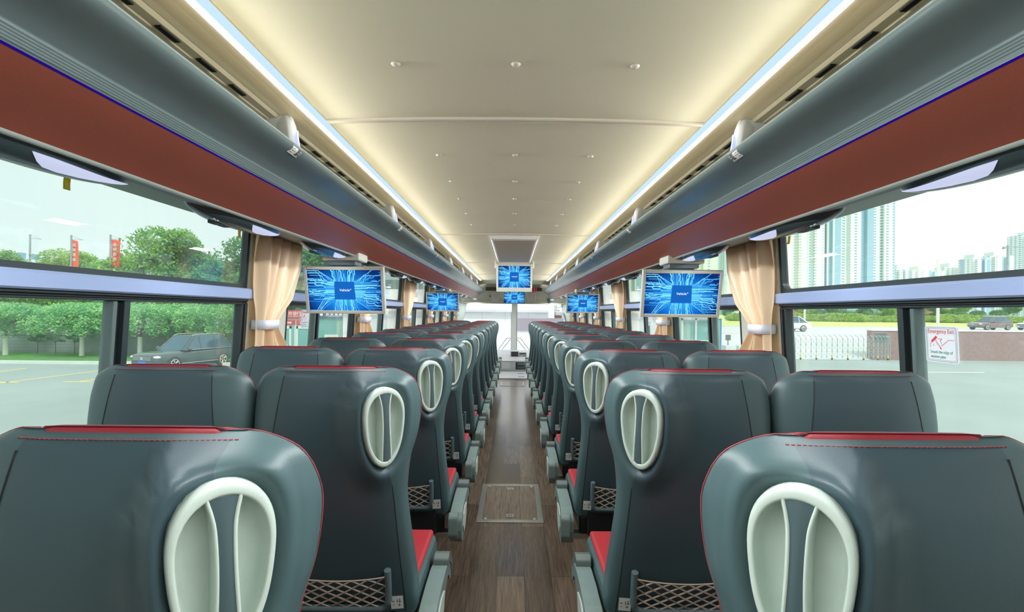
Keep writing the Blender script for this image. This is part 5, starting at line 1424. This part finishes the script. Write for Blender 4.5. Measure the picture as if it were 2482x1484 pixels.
# shrubs behind the lawn
hp = None; rnd = random.Random(31)
for k in range(16):
    px = 1790 + 46 * k; y = 84 + rnd.uniform(-1, 1)
    loc = ((px - 1245) / F * y, y, CZ - 1.08)
    lab = f'{ORD[k] if k < 13 else "%dth" % (k + 1)} low yellow-green bush of the row along the lawn, counted from the curtain'
    if hp is None:
        rr_ = random.Random(9); hp = thing('lawn_bush', lab, 'bush', loc, 0, 'low bushes along the lawn')
        m = MB(); leaf_cloud(m, (0, 0, 0.55), 2.3, 1.0, 0.75, 2200, 0.26, rr_); m.build('foliage', M['leafY'], hp)
        m = MB(); m.ball((0, 0, 0.4), 1.9, 0.8, 0.6); m.build('core', M['leafY'], hp)
    else: dup(hp, loc, lab, rz=rnd.uniform(-0.3, 0.3), scale=rnd.uniform(0.8, 1.15))
bp = None
for k, px in enumerate((1985, 2060, 2095, 2210, 2330, 2370, 2420)):
    y = 88; loc = ((px - 1245) / F * y, y, CZ - 1.08)
    lab = f'{ORD[k]} clipped round bush behind the low bushes, counted from the gate'
    if bp is None:
        bp = thing('round_bush', lab, 'bush', loc, 0, 'clipped round bushes'); m = MB(); leaf_cloud(m, (0, 0, 1.35), 1.25, 1.1, 0.75, 1500, 0.2, random.Random(5), shell=0.8); m.build('foliage', M['leafC'], bp)
        m = MB(); m.ball((0, 0, 1.3), 1.1, 1.0, 0.65); m.tube([(0, 0, 0), (0, 0, 1)], 0.12, 6); m.build('core', M['leafC'], bp)
    else: dup(bp, loc, lab, scale=random.Random(k).uniform(0.8, 1.15))
for k, px in enumerate((1780, 1960, 2030, 2130, 2255, 2310, 2440)):
    tall(px, 735 - 8 * (k % 2), 104, 60, pA if k % 2 else pB, f'{ORD[k]} distant tree behind the round bushes, counted from the curtain', k * 0.8)
block('red_shop', 'red fronted low building behind the distant trees', at(1900, 0, 125).x, at(1960, 0, 125).x, 125, 135, CZ - 1.0, at(1930, 735, 125).z, M['redbuilding'])
block('pale_shop', 'pale low building behind the round bushes', at(2060, 0, 126).x, at(2160, 0, 126).x, 126, 135, CZ - 1.0, at(2100, 740, 126).z, fa)
block('red_hall', 'long red roofed hall beyond the lawn', at(2190, 0, 127).x, at(2300, 0, 127).x, 127, 140, CZ - 1.0, at(2240, 738, 127).z, M['redbuilding'])
# towers
tA = facade_mat('tower_cream', (226, 234, 226), (168, 190, 186), 8.5, 3.1, 0.30, 0.5, (176, 202, 212), 41, 0.10)
tB = facade_mat('tower_pale', (222, 232, 228), (150, 176, 178), 7.0, 3.1, 0.42, 0.55, (150, 188, 204), 36, 0.2)
TD = 570
def tower(px0, px1, topy, mtl, label, y=TD, name='tower_block'):
    a, b = at(px0, 700, y), at(px1, 700, y); z1 = at((px0 + px1) / 2, topy, y).z; x0, x1 = a.x, b.x; w = (x1 - x0) / 2
    t = thing(name, label, 'building', ((x0 + x1) / 2, y, -12)); nb = max(2, int((x1 - x0) / 16)); H = z1 + 12
    m = MB(); m.box(-w, w, 0, 22, 0, H); m.build('wall', mtl, t)
    for k in range(nb):                                   # projecting bays
        c = -w + (2 * w) * (k + 0.5) / nb; bw = w / nb * 0.55
        m = MB(); m.box(c - bw, c + bw, -4.0, 0, 0, H - 2); m.build('bay', mtl, t)
    m = MB(); m.box(-w * 0.5, w * 0.5, 4, 20, H, H + 6); m.build('roof_house', M['ivory'], t)
    return t
tower(1884, 1998, 380, tA, 'cream tower block beside the first tower-side curtain')
tower(2004, 2168, 410, tB, 'tall pale tower block with blue glass bands, at the edge of open sky')
tower(1690, 1790, 520, tA, 'cream tower block seen between the hinged screen and the curtain')
tower(1500, 1560, 600, tB, 'tower block seen past the hinged screen, far along the coach')
tower(2172, 2201, 652, tA, 'low pale block just past the tall tower', 700, 'apartment_block')
tower(2211, 2290, 655, tA, 'long low pale apartment block on the skyline', 700, 'apartment_block')
tower(2290, 2355, 647, tA, 'apartment block with a small roof house on the skyline', 735, 'apartment_block')
tower(2356, 2398, 626, tB, 'taller pale apartment block below the crane', 700, 'apartment_block')
tower(2399, 2458, 620, tA, 'wide pale apartment block behind the crane', 760, 'apartment_block')
tower(2473, 2560, 570, tB, 'tall pale apartment block cut by the picture edge', 800, 'apartment_block')
c = at(2443, 600, 720); t = thing('tower_crane', 'thin grey tower crane above the skyline', 'crane', (c.x, 720, -12))
m = MB(); m.box(-1.0, 1.0, -1, 1, 0, c.z + 12 + 3); m.build('mast', M['pole'], t)
m = MB(); m.box(-7, 22, -0.7, 0.7, c.z + 12, c.z + 13.2); m.box(-7, -4, -1.2, 1.2, c.z + 9.5, c.z + 12); m.build('jib', M['pole'], t)
# gatehouse on the right
BD = 24.0
a, b_ = at(1652, 771, BD), at(1722, 771, BD)
t = thing('gatehouse', 'white framed glass gatehouse seen below the hinged screen', 'booth', ((a.x + b_.x) / 2, BD, GZ)); w = (b_.x - a.x) / 2; H = a.z - GZ
m = MB()
for x in (-w, -w * 0.0 - 0.04, w - 0.08): m.box(x, x + 0.08, -0.02, 0.06, 0, H)
for z in (0, 0.9, H * 0.62, H - 0.1): m.box(-w, w, -0.02, 0.06, z, z + 0.1)
m.build('frame', M['booth'], t)
m = MB(); m.box(-w, w, 0.06, 1.8, 0, H); m.build('glass_wall', M['teal'], t)
m = MB(); m.box(-w - 0.2, w + 0.2, -0.2, 2.0, H, H + 0.18); m.build('roof', M['booth'], t)
c = at(1741, 790, 25.5); t = thing('blue_post', 'blue framed glass post beside the gatehouse', 'post', (c.x, 25.5, GZ)); m = MB(); m.box(-0.14, 0.14, 0, 0.2, 0, c.z - GZ + 0.3); m.build('shaft', M['teal'], t); m = MB(); m.box(-0.16, -0.11, -0.02, 0.22, 0, c.z - GZ + 0.35); m.box(0.11, 0.16, -0.02, 0.22, 0, c.z - GZ + 0.35); m.box(-0.16, 0.16, -0.02, 0.22, c.z - GZ + 0.3, c.z - GZ + 0.36); m.build('post_frame', M['plate'], t)
for k, (px, w) in enumerate(((1772, 0.32), (1806, 0.36))):
    c = at(px, 838, 30); t = thing('barrier_machine', ('white barrier machine with a card reader near the gatehouse', 'white barrier machine next to the first curtain')[k], 'machine', (c.x, 30, GZ)); h = c.z - GZ
    m = MB(); m.box(-w, w, 0, 0.6, 0, h); m.build('cabinet', M['booth'], t, bevel=0.04)
    if k == 0:
        m = MB(); m.tube([(-0.1, 0.2, h), (-0.1, 0.2, h + 0.45)], 0.03, 6); m.box(-0.22, 0.02, 0.1, 0.28, h + 0.3, h + 0.62); m.build('card_reader', M['knob'], t)

# ------------------------------------------------------------------ light and camera
w = bpy.data.worlds.new('sky'); SC.world = w; w.use_nodes = True
nt = w.node_tree; nt.nodes.clear()
o = nt.nodes.new('ShaderNodeOutputWorld'); bg = nt.nodes.new('ShaderNodeBackground'); nt.links.new(bg.outputs[0], o.inputs[0])
tc = nt.nodes.new('ShaderNodeTexCoord'); sp = nt.nodes.new('ShaderNodeSeparateXYZ'); nt.links.new(tc.outputs['Generated'], sp.inputs[0])
mr = nt.nodes.new('ShaderNodeMapRange'); mr.inputs[1].default_value = -0.75; mr.inputs[2].default_value = 0.55; nt.links.new(sp.outputs[0], mr.inputs[0])
cr = nt.nodes.new('ShaderNodeValToRGB'); e = cr.color_ramp.elements
e[0].position = 0.0; e[0].color = (*lin((226, 240, 239)), 1); e[1].position = 1.0; e[1].color = (1.2, 1.2, 1.2, 1)
nt.links.new(mr.outputs[0], cr.inputs[0]); nt.links.new(cr.outputs[0], bg.inputs[0]); bg.inputs[1].default_value = 1.0
sun = bpy.data.lights.new('sun', 'SUN'); sun.energy = 2.0; sun.angle = math.radians(25); sun.color = (1.0, 0.98, 0.94)
so = bpy.data.objects.new('sun', sun); COL.objects.link(so)
so.rotation_euler = Vector((-0.35, 0.6, -0.8)).to_track_quat('-Z', 'Y').to_euler()

def area(nm, loc, rot, sx, sy, col, power, spread=180):
    L = bpy.data.lights.new(nm, 'AREA'); L.shape = 'RECTANGLE'; L.size = sx; L.size_y = sy; L.energy = power; L.color = col; L.spread = math.radians(spread)
    o = bpy.data.objects.new(nm, L); COL.objects.link(o); o.location = loc; o.rotation_euler = rot; return o
for s in (-1, 1):
    ym, ln = (Y0 + 9.9) / 2, 9.9 - Y0
    area('strip_lamp', (s * 0.643, ym, CZ + 0.603), (0, s * math.radians(56), 0), 0.02, ln, (0.95, 0.98, 1.0), P_STRIP, 106)
    area('ceiling_fill', (s * 0.618, ym, CZ + 0.480), (0, s * math.radians(149), 0), 0.015, ln, (1.0, 0.86, 0.60), P_CEIL_FILL)  # added warm fill along the rack lips, no fixture there; brightens the ceiling
for s in (-1, 1):
    for k in range(12): area('reading_lamp', (s * 0.90, 0.94 + 0.78 * k + 0.08, CZ + 0.262), (0, -s * math.radians(14), 0), 0.05, 0.12, (0.92, 0.95, 1.0), 1.0)
    area('entry_lamp_light', (s * 0.86, 11.3, CZ + 0.22), (0, 0, 0), 0.08, 0.08, (1, 1, 1), 6.0)
cam = bpy.data.cameras.new('camera'); cam.sensor_width = 36; cam.lens = 18.0; cam.clip_start = 0.05; cam.clip_end = 3000
cam.shift_x = -4 / 2482; cam.shift_y = 15 / 2482
co = bpy.data.objects.new('camera', cam); COL.objects.link(co)
co.matrix_world = Matrix.Translation((0, 0, CZ)) @ Matrix.Rotation(math.pi / 2, 4, 'X') @ Matrix.Rotation(ROLL, 4, 'Z')
SC.camera = co
SC.view_settings.view_transform = 'Standard'; SC.view_settings.look = 'None'; SC.view_settings.exposure = 0.3; SC.view_settings.gamma = 1.0
SC.view_settings.use_curve_mapping = False
SC.cycles.max_bounces = 10; SC.cycles.transparent_max_bounces = 24; SC.cycles.use_denoising = True
